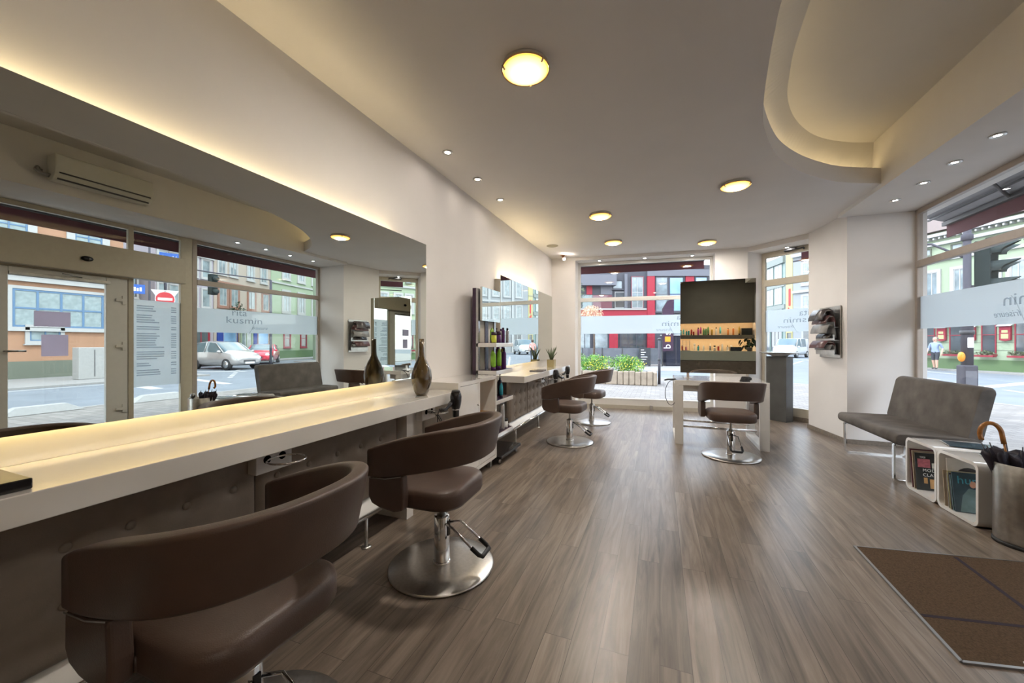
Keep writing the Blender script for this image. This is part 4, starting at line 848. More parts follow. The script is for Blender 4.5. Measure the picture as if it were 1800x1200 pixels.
# magazine rack on the corner wall
def rack():
    d = Vector((.14,-.95)).normalized(); n = Vector((-.989,-.147))      # along the wall towards the camera / into the room
    o = Vector((2.245,6.985))
    def q(a, m, z): p = o+d*a+n*m; return (p.x, p.y, z)
    t = thing('magazine_rack', q(.22,0,1.15), 'flat steel wall rack holding curling magazines on the corner wall', 'magazine rack')
    def bx(b, a0,a1,m0,m1,z0,z1):
        b.add([q(a0,m0,z0),q(a1,m0,z0),q(a1,m1,z0),q(a0,m1,z0),q(a0,m0,z1),q(a1,m0,z1),q(a1,m1,z1),q(a0,m1,z1)], [(0,3,2,1),(4,5,6,7),(0,1,5,4),(1,2,6,5),(2,3,7,6),(3,0,4,7)])
    b = MB(); bx(b,0,.50,.003,.018,1.14,1.86); P('back_plate', b, 'steel', t, w=True, bevel=.002)
    for z in (1.20,1.40,1.58):
        b = MB(); bx(b,.02,.48,.019,.022,z-.02,z+.09); bx(b,.02,.48,.019,.075,z-.02,z-.015); bx(b,.02,.48,.075,.078,z-.02,z+.06); P('pocket', b, 'steel', t, w=True)
    spec = [(1.59,.30,.27,'cover_dark','dark curling magazine in the top pocket of the wall rack'),(1.56,.22,.20,'cover_red','dark red magazine folded over below the top one in the wall rack'),(1.42,.24,.20,'paper_grey','grey magazine in the middle pocket of the wall rack'),(1.38,.12,.12,'cover_dark','dark magazine behind the middle pocket of the wall rack'),(1.22,.20,.24,'cover_red','reddish curling magazine in the lowest pocket of the wall rack'),(1.21,.14,.12,'paper_grey','grey upright magazine in the lowest pocket of the wall rack')]
    for i,(z,h,out,mt,lb) in enumerate(spec):
        m0 = .028+.008*(i%3); out *= .68
        prof = [(m0,z-.01),(m0+.006,z+.10),(m0+out*.2,z+h*.72),(m0+out*.52,z+h*.80),(m0+out*.80,z+h*.50),(m0+out*.88,z+h*.25)]
        pts = []
        for k in range(len(prof)-1):
            for u in range(5): f = u/5; pts.append((prof[k][0]*(1-f)+prof[k+1][0]*f, prof[k][1]*(1-f)+prof[k+1][1]*f))
        pts.append(prof[-1])
        for _ in range(3): pts = [pts[0]]+[((pts[k-1][0]+2*pts[k][0]+pts[k+1][0])/4, (pts[k-1][1]+2*pts[k][1]+pts[k+1][1])/4) for k in range(1,len(pts)-1)]+[pts[-1]]
        a0, a1 = .06+.02*(i%2), .42+.02*(i%3)
        b = MB(); rings = [[q(a0,m,zz),q(a1,m,zz),q(a1,m+.007,zz+.004),q(a0,m+.007,zz+.004)] for m,zz in pts]; b.loft(rings)
        mg = T('magazine', b, mt, lb, 'magazine', 'magazines in the wall rack')
        # loose white inner page
        b = MB(); rings = [[q(a0+.01,m-.003,zz-.010),q(a1-.01,m-.003,zz-.010),q(a1-.01,m-.001,zz-.007),q(a0+.01,m-.001,zz-.007)] for m,zz in pts[3:-3]]; b.loft(rings); P('pages', b, 'paper', mg, w=True)
rack()

# ------------------------------------------------------------------ bench, cubes, umbrella stand, mat
def bench():
    t = thing('bench', (2.48,5.37,0), 'grey suede bench with high back on chrome sled legs by the right window', 'bench')
    def soft(name, ring_pts, y0, y1, r=.03):
        """profile polygon (x,z) extruded along y with rounded ends"""
        cx = sum(p[0] for p in ring_pts)/len(ring_pts); cz = sum(p[1] for p in ring_pts)/len(ring_pts); rings = []
        for y,f in ((y0,.90),(y0+.006,.96),(y0+.02,.99),(y0+.035,1),(y1-.035,1),(y1-.02,.99),(y1-.006,.96),(y1,.90)):
            sx = 1-(1-f)*.25; rings.append([(cx+(x-cx)*sx, y, cz+(z-cz)*f) for x,z in ring_pts])
        b = MB(); b.loft(rings); return P(name, b, 'suede', t, w=True)
    seat = rrect(2.105,.365,2.70,.475,.045,6); soft('seat', seat, 4.74, 6.02)
    back = []
    for x,z in rrect(0,0,.105,.53,.045,6): back.append((2.625+x+.12*z*z/.53+.065*z, .415+z))
    soft('backrest', back, 4.76, 6.10)
    for y in (5.88,4.82):
        b = MB(); w = .008; h = .03
        pts = [(2.13,.362),(2.13,.03),(2.16,.006),(2.66,.006),(2.69,.03),(2.69,.362)]
        V2 = [Vector(p) for p in pts]; rings = []
        for k,p in enumerate(V2):
            d0 = (p-V2[k-1]).normalized() if k else (V2[1]-p).normalized(); d1 = (V2[k+1]-p).normalized() if k < len(V2)-1 else d0
            n0 = Vector((-d0.y,d0.x)); n1 = Vector((-d1.y,d1.x)); m = (n0+n1).normalized(); m = m*w/max(.4,m.dot(n0))
            rings.append([(p.x+m.x,y-h/2,p.y+m.y),(p.x+m.x,y+h/2,p.y+m.y),(p.x-m.x,y+h/2,p.y-m.y),(p.x-m.x,y-h/2,p.y-m.y)])
        b.loft(rings, smooth=False)
        b.box(2.13,y-h/2,.348,2.69,y+h/2,.364); P('sled_leg', b, 'chrome', t, w=True)
    b = MB(); b.box(2.2,4.84,.352,2.22,5.86,.366); b.box(2.6,4.84,.352,2.62,5.86,.366); P('seat_rail', b, 'chrome', t, w=True)
bench()
def cube(y0, y1, label):
    t = thing('magazine_cube', (2.365,(y0+y1)/2,0), label, 'magazine cube', 'white magazine cubes')
    o = rrect(y0+.002,0.004,y1-.002,.474,.055,7); i = rrect(y0+.026,.028,y1-.026,.450,.034,7); n = len(o); x0, x1 = 2.145, 2.60; b = MB(); b.smooth = True
    b.add([(x0,p[0],p[1]) for p in o]+[(x1,p[0],p[1]) for p in o]+[(x0,p[0],p[1]) for p in i]+[(x1,p[0],p[1]) for p in i],
          [(k,n+k,n+(k+1)%n,(k+1)%n) for k in range(n)]+[(2*n+k,2*n+(k+1)%n,3*n+(k+1)%n,3*n+k) for k in range(n)])
    b.smooth = False; b.add([(x0,p[0],p[1]) for p in o]+[(x0,p[0],p[1]) for p in i], [(k,(k+1)%n,n+(k+1)%n,n+k) for k in range(n)])
    b.add([(x1,p[0],p[1]) for p in o]+[(x1,p[0],p[1]) for p in i], [(k,n+k,n+(k+1)%n,(k+1)%n) for k in range(n)]); P('shell', b, 'lacquer', t, w=True)
    b = MB()
    for x in (x0+.05,x1-.05):
        for y in (y0+.07,y1-.07): b.lathe([(.012,0),(.012,.005)], x, y, 12)
    P('glide', b, 'black_rubber', t, w=True)
cube(4.235,4.665,'white rounded magazine cube next to the bench'); cube(3.785,4.23,'white rounded magazine cube next to the steel umbrella bin')
def mag(name, w, h, th, mt, loc, rot, label, group, deco=None):
    """magazine: local x = width, y = height (up), z = thickness (cover on +z); rot = Matrix"""
    t = thing('magazine', (0,0,0), label, 'magazine', group)
    b = MB(); b.box(0,0,-th,w,h,0); c = P('cover', b, mt, t)
    b = MB(); b.box(.003,.002,-th+.0015,w-.0005+.001,h-.002+.003,-.0015); P('pages', b, 'paper', t)
    if deco: deco(t, w, h)
    t.matrix_world = Matrix.Translation(loc) @ rot
    return t
def basis(ex, ey):
    ex = Vector(ex).normalized(); ey = Vector(ey); ey = (ey-ex*ey.dot(ex)).normalized(); ez = ex.cross(ey)
    return Matrix(((ex.x,ey.x,ez.x,0),(ex.y,ey.y,ez.y,0),(ex.z,ey.z,ez.z,0),(0,0,0,1)))
def patch(b, x0,y0,x1,y1,z=.0006): b.add([(x0,y0,z),(x1,y0,z),(x1,y1,z),(x0,y1,z)], [(0,1,2,3)])
def deco_modern(t, w, h):
    b = MB(); b.merge(text_mb('TIGI', .022, .0004), Matrix.Translation((.03,h-.045,.0006))); b.merge(text_mb('MODERN', .036, .0004, spacing=1.1), Matrix.Translation((.045,h*.50,.0006))); b.merge(text_mb('CLASSICS', .036, .0004, spacing=1.1), Matrix.Translation((.045,h*.50-.04,.0006))); P('title', b, 'white_ink', t, fix=False)
    b = MB(); patch(b,.015,h*.61,.10,h*.84); P('cover_photo', b, 'pink_ink', t, fix=False)
    b = MB(); patch(b,.11,h*.60,.17,h*.74); patch(b,.14,h*.76,.20,h*.84); patch(b,.16,.03,.20,.10); P('cover_photo', b, 'paper', t, fix=False)
    b = MB(); patch(b,.05,.06,.075,.11); patch(b,.09,.02,.12,.10); P('cover_photo', b, 'wood_tray', t, fix=False)
def deco_hung(t, w, h):
    b = MB(); b.merge(text_mb('hung', .085, .0004), Matrix.Translation((.025,h-.085,.0006))); P('title', b, 'cyan_ink', t, fix=False)
    b = MB(); b.sphere((.115,h-.085,.0006),.024,14,8,(.8,1.1,.02)); b.sphere((.20,h-.19,.0006),.02,12,8,(.9,1.5,.02)); P('cover_portrait', b, 'skin_ink', t, fix=False)
    b = MB(); pts = [(.03,.0),(.05,.12),(.09,.18),(.14,.17),(.19,.10),(.21,.0)]; b.add([(p[0],p[1]+.005,.0005) for p in pts], [tuple(range(len(pts)-1,-1,-1))]); P('cover_figure', b, 'cover_teal', t, fix=False)
def deco_face(t, w, h):
    b = MB(); b.sphere((w*.55,h*.60,.0005),.085,20,10,(1,1.05,.01)); P('cover_hair', b, 'cover_dark', t, fix=False)
    b = MB(); b.sphere((w*.58,h*.52,.0012),.05,18,10,(1,1.2,.01)); P('cover_face', b, 'skin_ink', t, fix=False)
gm = 'magazines standing in the white cubes'
# upright magazines: covers face -y (towards the camera), spines at the open front
mag('m',.215,.325,.006,'cover_black',(2.158,4.515,.0305),basis((1,-.03,0),(.02,.13,1)),'black magazine titled modern classics in the cube beside the bench',gm,deco_modern)
for k,(mt,lb) in enumerate([('cover_tan','tan magazine spine behind the black one in the cube beside the bench'),('cover_maroon','maroon magazine spine at the back of the cube beside the bench')]):
    mag('m',.21,.335+.01*k,.011,mt,(2.156,4.545+.028*k,.0305),basis((1,0,0),(.0,.13,1)),lb,gm)
mag('m',.225,.300,.006,'cover_blue',(2.156,4.035,.0305),basis((1,-.04,0),(.03,.17,1)),'dark blue magazine with cyan title in the cube beside the umbrella bin',gm,deco_hung)
mag('m',.23,.385,.006,'paper',(2.170,4.122,.0305),basis((1,-.02,0),(.01,.12,1)),'tall white magazine with a face, behind the dark blue one',gm,deco_face)
for k,(mt,lb) in enumerate([('cover_teal','grey-green magazine right behind the dark blue one in the cube'),('cover_dark','dark magazine third from the front in the cube beside the umbrella bin'),('yellow_render','yellow magazine spine in the cube beside the umbrella bin'),('paper_grey','grey magazine spine leaning before the tall white one'),('cover_tan','beige magazine at the very back of the cube by the umbrella bin')]):
    mag('m',.205,.27+.012*(k%3),.007,mt,(2.156,[4.055,4.071,4.088,4.104,4.148][k],.0305),basis((1,0,0),(.01,.155-.012*k,1)),lb,gm)
mag('m',.22,.29,.006,'cover_blue',(2.27,4.32,.481),basis((.25,1,0),(1,-.25,0)) @ Matrix.Rotation(R(180),4,'X') @ Matrix.Translation((0,-.29,.006)),'dark glossy magazine lying on the cube beside the bench','magazines lying on the white cubes')
mag('m',.22,.29,.005,'cover_teal',(2.28,3.86,.481),basis((.15,1,0),(1,-.15,0)) @ Matrix.Rotation(R(180),4,'X') @ Matrix.Translation((0,-.29,.005)),'pale glossy magazine lying on the cube beside the umbrella bin','magazines lying on the white cubes')
def umbrella_stand():
    t = thing('umbrella_bin', (2.282,3.60,0), 'tall brushed steel umbrella bin beside the white cubes', 'umbrella stand')
    b = MB(); b.lathe([(.144,.02),(.151,.03),(.151,.535),(.147,.54),(.143,.535),(.143,.05),(.0,.05)], seg=56, cap=False); P('cylinder', b, 'steel', t)
    b = MB(); b.lathe([(.0,0),(.155,0),(.156,.02),(.144,.024)], seg=56, cap=False); P('base_ring', b, 'black_rubber', t)
    u = thing('umbrella', (2.275,3.62,.056), 'black umbrella with curved wooden handle standing in the steel bin', 'umbrella')
    lean = Vector((-.10,.05,.0))
    def pt(z, o=(0,0)): return (lean.x*z/.8+o[0], lean.y*z/.8+o[1], z)
    b = MB(); b.tube([pt(0),pt(.62)],.006,8); b.tube([pt(.60),pt(.66)]+[(pt(.66)[0]-.0-(.05-.05*math.cos(R(a))), pt(.66)[1]+.02*math.sin(R(a/2)), .66+.075*math.sin(R(a))+.0) for a in range(15,200,15)]+[(pt(.66)[0]-.102,pt(.66)[1]+.0,.62)],.0135,12); P('handle', b, 'umbrella_wood', u)
    b = MB(); rings = []
    for z,r in ((.02,.012),(.12,.030),(.25,.045),(.36,.058),(.45,.075),(.52,.092),(.545,.085)):
        rings.append([(pt(z)[0]+r*(1+.28*math.cos(8*R(a)))*math.cos(R(a)), pt(z)[1]+r*(1+.28*math.cos(8*R(a)))*math.sin(R(a)), z+.02*math.sin(5*R(a))*(z > .3)) for a in range(0,360,9)])
    b.loft(rings); P('canopy', b, 'umbrella_cloth', u)
    for k in range(8):
        a = R(45*k+10); b = MB(); b.tube([(pt(.5)[0]+.085*math.cos(a),pt(.5)[1]+.085*math.sin(a),.50),(pt(.58)[0]+.10*math.cos(a),pt(.58)[1]+.10*math.sin(a),.585)],.0035,6); P('rib', b, 'metal_dark', u)
    u2 = thing('folding_umbrella', (2.36,3.535,.056), 'short folded dark umbrella with pale knob handle in the steel bin', 'umbrella')
    b = MB(); b.lathe([(.01,0),(.03,.06),(.036,.30),(.028,.43),(.0,.44)], seg=16); P('canopy', b, 'umbrella_cloth', u2)
    b = MB(); b.lathe([(.01,.43),(.01,.47),(.03,.49),(.034,.515),(.024,.54),(.0,.545)], seg=20); P('handle', b, 'silver', u2)
umbrella_stand()
def door_mat():
    t = thing('door_mat', (1.9,2.8,0), 'brown entrance mat with dark crossing lines set in the floor', 'door mat')
    A, B_, Cc, Dd = (1.20,3.168),(1.185,2.183),(2.62,2.485),(2.62,3.405)
    b = MB(); b.prism([A,B_,Cc,Dd], 0.0005, .006); P('pile', b, 'mat_brown', t, w=True)
    b = MB()
    def strip(p, q, w, z0, z1):
        d = Vector((q[0]-p[0],q[1]-p[1])).normalized(); n = Vector((-d.y,d.x))*w/2; b.prism([(p[0]+n.x,p[1]+n.y),(q[0]+n.x,q[1]+n.y),(q[0]-n.x,q[1]-n.y),(p[0]-n.x,p[1]-n.y)], z0, z1)
    strip(A,B_,.014,.0005,.009); strip(B_,Cc,.014,.0005,.009); strip(A,Dd,.008,.0005,.008); P('metal_edge', b, 'alu', t, w=True)
    b = MB(); strip((1.727,3.235),(1.715,2.30),.022,.006,.0068); strip((1.205,2.485),(2.61,2.745),.020,.006,.0068); P('stripe', b, 'mat_line', t, w=True)
    b = MB(); b.add([(1.42,2.262,.0075),(1.445,2.268,.0075),(1.44,2.283,.009),(1.425,2.275,.0075)], [(0,1,2,3)]); T('paper_scrap', b, 'paper', 'tiny white paper scrap on the entrance mat', 'scrap')
door_mat()

# ------------------------------------------------------------------ reception behind the camera (seen in the standing mirror)
def reception():
    t = thing('reception_desk', (1.55,-1.75,0), 'white-topped reception desk with buttoned front behind the camera, seen in the standing mirror', 'desk')
    b = MB(); b.box(.35,-2.1,.715,2.95,-1.58,1.01); P('counter_top', b, 'reception_white', t, w=True, bevel=.004)
    b = MB(); b.box(.40,-2.05,-.075,2.92,-1.64,.714); P('body', b, 'lacquer_matte', t, w=True)
    bt = [(x, z) for x in [.55+.29*k for k in range(9)] for z in (.63,.44,.25)]
    p = MB(); n = 150; m = 40; vs = []; fs = []
    for i in range(n+1):
        for j in range(m+1):
            x = .40+2.52*i/n; z = .05+.66*j/m; e = min(x-.4,2.92-x,z-.05,.71-z); h = .03*(1-math.exp(-e/.01))-sum(.02*math.exp(-((x-bx_)**2+(z-bz)**2)/.0016) for bx_,bz in bt)
            vs.append((x,-1.638+max(h,.0),z))
    for i in range(n):
        for j in range(m): a = i*(m+1)+j; fs.append((a,a+1,a+m+2,a+m+1))
    p.smooth = True; p.add(vs, fs); P('padded_front', p, 'uphol', t, w=True)
    s = thing('wall_niche', (1.8,-3.4,.9), 'lit wall niche with two product shelves behind the reception desk', 'shelf')
    b = MB(); b.box(.2,-3.499,.98,3.0,-3.485,2.00); P('niche_back', b, 'niche', s, w=True)
    b = MB(); b.box(.2,-3.485,1.44,3.0,-3.17,1.54); P('shelf_board', b, 'dark_wall', s, w=True)
    b = MB(); b.box(.2,-3.485,.90,3.0,-3.17,.98); P('shelf_board', b, 'reception_white', s, w=True)
    b = MB(); b.box(.2,-3.485,2.00,3.0,-3.17,3.58); P('upper_panel', b, 'dark_wall', s, w=True); b = MB(); b.box(.2,-3.185,1.955,3.0,-3.17,2.0); b.box(.2,-3.185,1.405,3.0,-3.17,1.44); P('fascia', b, 'dark_wall', s, w=True)
    b = MB(); b.box(.25,-3.25,1.990,2.95,-3.21,1.998); P('light_strip', b, 'led_shelf', s, w=True); b = MB(); b.box(.25,-3.25,1.430,2.95,-3.21,1.438); P('light_strip', b, 'led_shelf', s, w=True)
    g = 'bottles on the lit shelves behind the reception'
    cols = [('bottle_orange','orange'),('bottle_cyan','turquoise'),('bottle_cyan','turquoise'),('teal','teal'),('teal','teal'),('bottle_red','dark red'),('bottle_red','dark red'),('bottle_magenta','magenta'),('bottle_magenta','magenta'),('bottle_green','green'),('bottle_green','green'),('bottle_green','green'),('gold','golden'),('white_plastic','white'),('bottle_cyan','turquoise'),('bottle_orange','orange'),('bottle_orange','orange'),('gold','golden')]
    xs = [.62,.71,.80,.90,.97,1.06,1.13,1.28,1.36,1.46,1.53,1.60,1.72,1.85,1.98,2.22,2.38,2.56]
    for i,(x,(c,nm)) in enumerate(zip(xs,cols)):
        h = (.16 if i < 7 else .24)+.03*(i%3)
        bottle(['bottle','spray','tube'][i%3],(x,-3.28,1.541),h,.030,c,'black_plastic' if i%2 else 'white_plastic','%s bottle on the upper lit shelf, %s from the left in the standing mirror' % (nm, ORD[i]),g)
    xs2 = [(.66,'bottle_red','dark red'),(.76,'bottle_red','dark red'),(.88,'bottle_magenta','magenta'),(1.16,'white_plastic','white'),(1.28,'teal','teal'),(1.45,'white_plastic','white'),(1.66,'silver','silver'),(1.80,'silver','silver'),(1.92,'bottle_red','dark red'),(2.04,'white_plastic','white'),(2.20,'white_plastic','white'),(2.32,'silver','silver')]
    for i,(x,c,nm) in enumerate(xs2):
        bottle(['bottle','spray','pump','jar'][i%4],(x,-3.27,.981),.20+.06*(i%3 == 0),.032,c,'black_plastic' if i%3 == 1 else 'white_plastic','%s bottle on the lower lit shelf, %s from the left in the standing mirror' % (nm, ORD[i]),g)
    b = MB(); b.box(2.62,-3.42,1.541,2.94,-3.20,1.77); T('black_box', b, 'cover_black', 'black box at the right end of the upper lit shelf', 'box')
    b = MB(); b.box(2.05,-1.98,1.0105,2.36,-1.68,1.14); T('printer', b, 'black_plastic', 'black device on the reception desk, seen in the standing mirror', 'device', bevel=.02)
    # product carousel
    t = thing('product_rack', (.80,-1.85,1.0105), 'thin metal product rack on the reception desk, seen in the standing mirror', 'rack')
    b = MB(); b.lathe([(0,0),(.14,0),(.14,.01),(0,.012)], seg=24, cap=False); P('base', b, 'brushed', t)
    for k in range(3): b = MB(); b.tube([(-.10+.10*k,0,.01),(-.10+.10*k,0,.34)],.008,8); P('rod', b, 'brushed', t)
    b = MB(); b.box(-.14,-.05,.30,.14,.05,.308); b.box(-.14,-.05,.16,.14,.05,.168); P('tier', b, 'brushed', t)
    p = thing('potted_plant', (2.56,-1.66,1.0105), 'dark broad-leaved plant on the reception desk, seen in the standing mirror', 'potted plant')
    b = MB(); b.lathe([(.06,0),(.08,.12),(.07,.12),(.0,.11)], seg=24, cap=False); P('pot', b, 'concrete_dark', p)
    rnd = random.Random(5); b = MB()
    for k in range(16):
        a = rnd.random()*6.28; L = .14+.18*rnd.random(); up = .12+.22*rnd.random(); c, s_ = math.cos(a), math.sin(a)
        b.tube(bez((0,0,.1),(c*L*.3,s_*L*.3,.1+up),(c*L*.7,s_*L*.7,.12+up),(c*L,s_*L,.08+up),6),.004,5)
        m = Matrix.Translation((c*L,s_*L,.06+up)) @ Matrix.Rotation(a,4,'Z') @ Matrix.Rotation(R(40+30*rnd.random()),4,'Y')
        l = MB(); ol = [(-.01,0),(.03,.045),(.08,.055),(.14,.03),(.18,0)]; vs = [(x,y,.012*abs(y)/.05) for x,y in ol]+[(x,-y,.012*abs(y)/.05) for x,y in ol[1:-1]]+[(.06,0,-.006),(.12,0,-.004)]
        l.add(vs, [(0,1,8),(1,2,8),(2,9,8),(2,3,9),(3,4,9),(0,8,5),(5,8,6),(6,8,9),(6,9,7),(7,9,4)]); b.merge(l, m)
    P('leaves', b, 'leaf_dark', p, fix=False)
before = set(C.objects); reception()
for o in set(C.objects)-before:
    if o.parent is None: o.location.z += .075

# ------------------------------------------------------------------ outside: ground
GZ = -0.15
def ground():
    b = MB(); b.box(-90,-60,GZ-.3,120,140,GZ-.01); ST('road', b, 'asphalt')
    # pavement round the salon
    b = MB(); b.prism([(-30,8.3),(-2.4,8.3),(-2.4,-30),(8.4,-30),(8.4,9.0),(8.0,12.5),(6.6,15.4),(3.8,17.3),(-30,17.6)], GZ-.2, GZ+.0); ST('pavement', b, 'paving')
    b = MB()
    edge = [(8.4,-30),(8.4,9.0),(8.0,12.5),(6.6,15.4),(3.8,17.3),(-30,17.6)]
    for i in range(len(edge)-1):
        p, q = edge[i], edge[i+1]; d = Vector((q[0]-p[0],q[1]-p[1])).normalized(); n = Vector((d.y,-d.x))*.14
        b.prism([p,q,(q[0]+n.x,q[1]+n.y),(p[0]+n.x,p[1]+n.y)], GZ-.2, GZ+.004)
    ST('kerb', b, 'kerb')
    b = MB(); b.prism([(15.0,-30),(40,-30),(40,14.0),(25.0,14.0),(22.0,11.6),(15.0,11.2)], GZ-.2, GZ+.06)
    b.prism([(24.2,14.2),(40,14.2),(40,34),(27.5,34),(25.8,24),(24.6,18)], GZ-.2, GZ+.06)
    b.prism([(12.0,33.5),(16.9,21.2),(22.5,21.5),(24,34),(14,40)], GZ-.2, GZ+.06)
    b.prism([(-40,21.0),(4.4,22.0),(4.6,40),(-40,40)], GZ-.2, GZ+.0); b.prism([(12.9,61),(15.2,56.0),(27,42.3),(40,60),(20,75)], GZ-.2, GZ+.05); ST('far_pavement', b, 'kerb')
    b = MB()
    def dash(p, q, w): 
        d = Vector((q[0]-p[0],q[1]-p[1])).normalized(); n = Vector((-d.y,d.x))*w/2; b.prism([(p[0]+n.x,p[1]+n.y),(q[0]+n.x,q[1]+n.y),(q[0]-n.x,q[1]-n.y),(p[0]-n.x,p[1]-n.y)], GZ-.01, GZ-.004)
    dash((14.6,-20),(14.6,7.6),.14); dash((11.2,7.4),(14.8,7.9),.35); dash((10.6,9.2),(14.4,10.0),.3)
    for k in range(7): dash((13.2+.75*k,10.9+.55*k),(13.6+.75*k,11.2+.55*k),.18)
    for k in range(8): dash((10.0+.2*k,13.0+2.6*k),(10.05+.2*k,14.4+2.6*k),.14)
    dash((16.2,13.6),(19.5,11.9),.35); dash((9.6,17.2),(13.2,20.6),.4); dash((4,20),(11,38),.15); dash((13.2,24),(11.5,44),.14); b.prism([(18.6,12.0),(21.0,12.8),(20.4,13.6)], GZ-.01, GZ+.05)
    ST('road_markings', b, 'marking')
ground()
def hump(x, y, rz, label):
    b = MB(); L, w, h = .62, .20, .16
    b.add([(-L,-w,0),(L,-w,0),(L,w,0),(-L,w,0),(-L+.26,-w*.45,h),(L-.26,-w*.45,h),(L-.26,w*.45,h),(-L+.26,w*.45,h)], [(3,2,1,0),(4,5,6,7)]+[(i,(i+1)%4,4+(i+1)%4,4+i) for i in range(4)])
    o = P('kerb_block', b, 'concrete_light', None, bevel=.01); o.location = (x,y,GZ+.004); o.rotation_euler = (0,0,rz); tag(o, label, 'kerb block', 'white concrete blocks along the kerb')
hump(8.28,3.95,R(90),'white concrete kerb block seen through the entrance door'); hump(8.2,6.0,R(92),'white concrete kerb block seen through the price-list window')

# awnings over the shop windows
def awning(p0, p1, label, zb=3.02, zt=3.20, out=1.15, arms=2):
    d = Vector((p1[0]-p0[0],p1[1]-p0[1])); L = d.length; d.normalize(); n = Vector((-d.y,d.x)); t = thing('awning', (p0[0],p0[1],zb), label, 'awning', 'dark red shop awnings')
    def q(a, m, z): return (p0[0]+d.x*a+n.x*m, p0[1]+d.y*a+n.y*m, z)
    def bx(b, a0,a1,m0,m1,z0,z1): b.add([q(a0,m0,z0),q(a1,m0,z0),q(a1,m1,z0),q(a0,m1,z0),q(a0,m0,z1),q(a1,m0,z1),q(a1,m1,z1),q(a0,m1,z1)], [(0,3,2,1),(4,5,6,7),(0,1,5,4),(1,2,6,5),(2,3,7,6),(3,0,4,7)])
    b = MB(); bx(b,0,L,out,out+.025,zb,zt+.02); P('valance', b, 'valance', t, w=True)
    b = MB(); b.add([q(0,.05,3.62),q(L,.05,3.62),q(L,out,zt+.06),q(0,out,zt+.06),q(0,.05,3.64),q(L,.05,3.64),q(L,out,zt+.08),q(0,out,zt+.08)], [(0,3,2,1),(4,5,6,7),(0,1,5,4),(1,2,6,5),(2,3,7,6),(3,0,4,7)]); P('fabric_roof', b, 'awning_grey', t, w=True)
    b = MB(); bx(b,0,L,out-.06,out+.03,zt,zt+.06); P('front_rail', b, 'metal_dark', t, w=True)
    b = MB()
    for k in range(3):
        m = .25+.28*k; z = 3.62-(3.62-zt-.06)*m/out-.03; bx(b,0,L,m,m+.03,z-.02,z)
    P('cross_rail', b, 'metal_dark', t, w=True)
    for k in range(arms):
        a = L*(.12+.76*k/max(arms-1,1)); s_ = 1 if k == 0 else -1
        b = MB(); b.tube([q(a,.08,3.40),q(a+s_*.55,.60,3.30),q(a+s_*.10,out-.03,zt+.03)],.022,8); P('folding_arm', b, 'metal_dark', t, w=True)
    return t
awning((3.20,8.15),(3.20,-1.2), 'dark red awning over the right-hand window and entrance', out=1.05)
b_ = None
awning((-2.3,face_y(-2.3)+.62),(0.98,face_y(.98)+.62), 'dark red awning over the rear shop window', zb=2.98, zt=3.14, out=.75)
a0 = cpt(.30,.60); a1 = cpt(CL+.5,.60); awning(a0, a1, 'dark red awning over the corner door', zb=2.86, zt=3.08, out=.5)
# note: awning(p0,p1) projects to the left of p0->p1

# ------------------------------------------------------------------ buildings
def building(name, p0, p1, h, depth, wall, label, wins, bands=(), roof=None, cat='building', group=None, inset=(0,0)):
    """facade runs p0 -> p1, the building lies to the left of that line; local x along, -y towards the viewer"""
    d = Vector((p1[0]-p0[0],p1[1]-p0[1])); L = d.length
    t = thing(name, (p0[0],p0[1],GZ), label, cat, group, rz=math.atan2(d.y,d.x))
    b = MB(); b.prism([(0,0),(L,0),(L-inset[1],depth),(inset[0],depth)],0,h); P('wall', b, wall, t)
    for i,(z0,z1,o,mt,*xr) in enumerate(bands):
        x0, x1 = xr if xr else (0, L); b = MB(); b.box(x0,-o,z0,x1,-.001,z1); P('band', b, mt, t)
    if roof:
        mt, rh, oh = roof; b = MB(); i0, i1 = inset; b.add([(0,-oh,h),(L,-oh,h),(L-i1,depth,h),(i0,depth,h),(i0*.5,depth*.5,h+rh),(L-i1*.5,depth*.5,h+rh)], [(0,3,2,1),(0,1,5,4),(2,3,4,5),(0,4,3),(1,2,5)]); P('roof', b, mt, t)
    for x0,x1,z0,z1,sur,sw,fr,nx,nz,pane in wins:
        b = MB()
        if sw > 0: b.ring_xz(x0-sw,z0-sw,x1+sw,z1+sw,sw,-.07,.0); b.box(x0-sw-.04,-.13,z0-sw-.05,x1+sw+.04,0,z0-sw)
        else: b.box(x0-.03,-.04,z0-.05,x1+.03,0,z0)
        w_ = P('window', b, sur, t)
        b = MB(); f = min(.075,max(.045,.055*(x1-x0))); b.ring_xz(x0,z0,x1,z1,f,-.045,-.005)
        for k in range(1,nx): x = x0+(x1-x0)*k/nx; b.box(x-f*.45,-.045,z0+f,x+f*.45,-.005,z1-f)
        for k in range(1,nz): z = z0+(z1-z0)*k/nz; b.box(x0+f,-.043,z-f*.45,x1-f,-.006,z+f*.45)
        P('sash', b, fr, w_)
        b = MB(); b.box(x0+.01,-.022,z0+.01,x1-.01,-.004,z1-.01); P('pane', b, pane, w_)
    return t
V = -GZ   # heights below are above the room floor; add V for local z
def Wn(x0,x1,z0,z1,sur='white_trim',sw=.14,fr='white_trim',nx=2,nz=1,pane='pane_grey'): return (x0,x1,z0+V,z1+V,sur,sw,fr,nx,nz,pane)
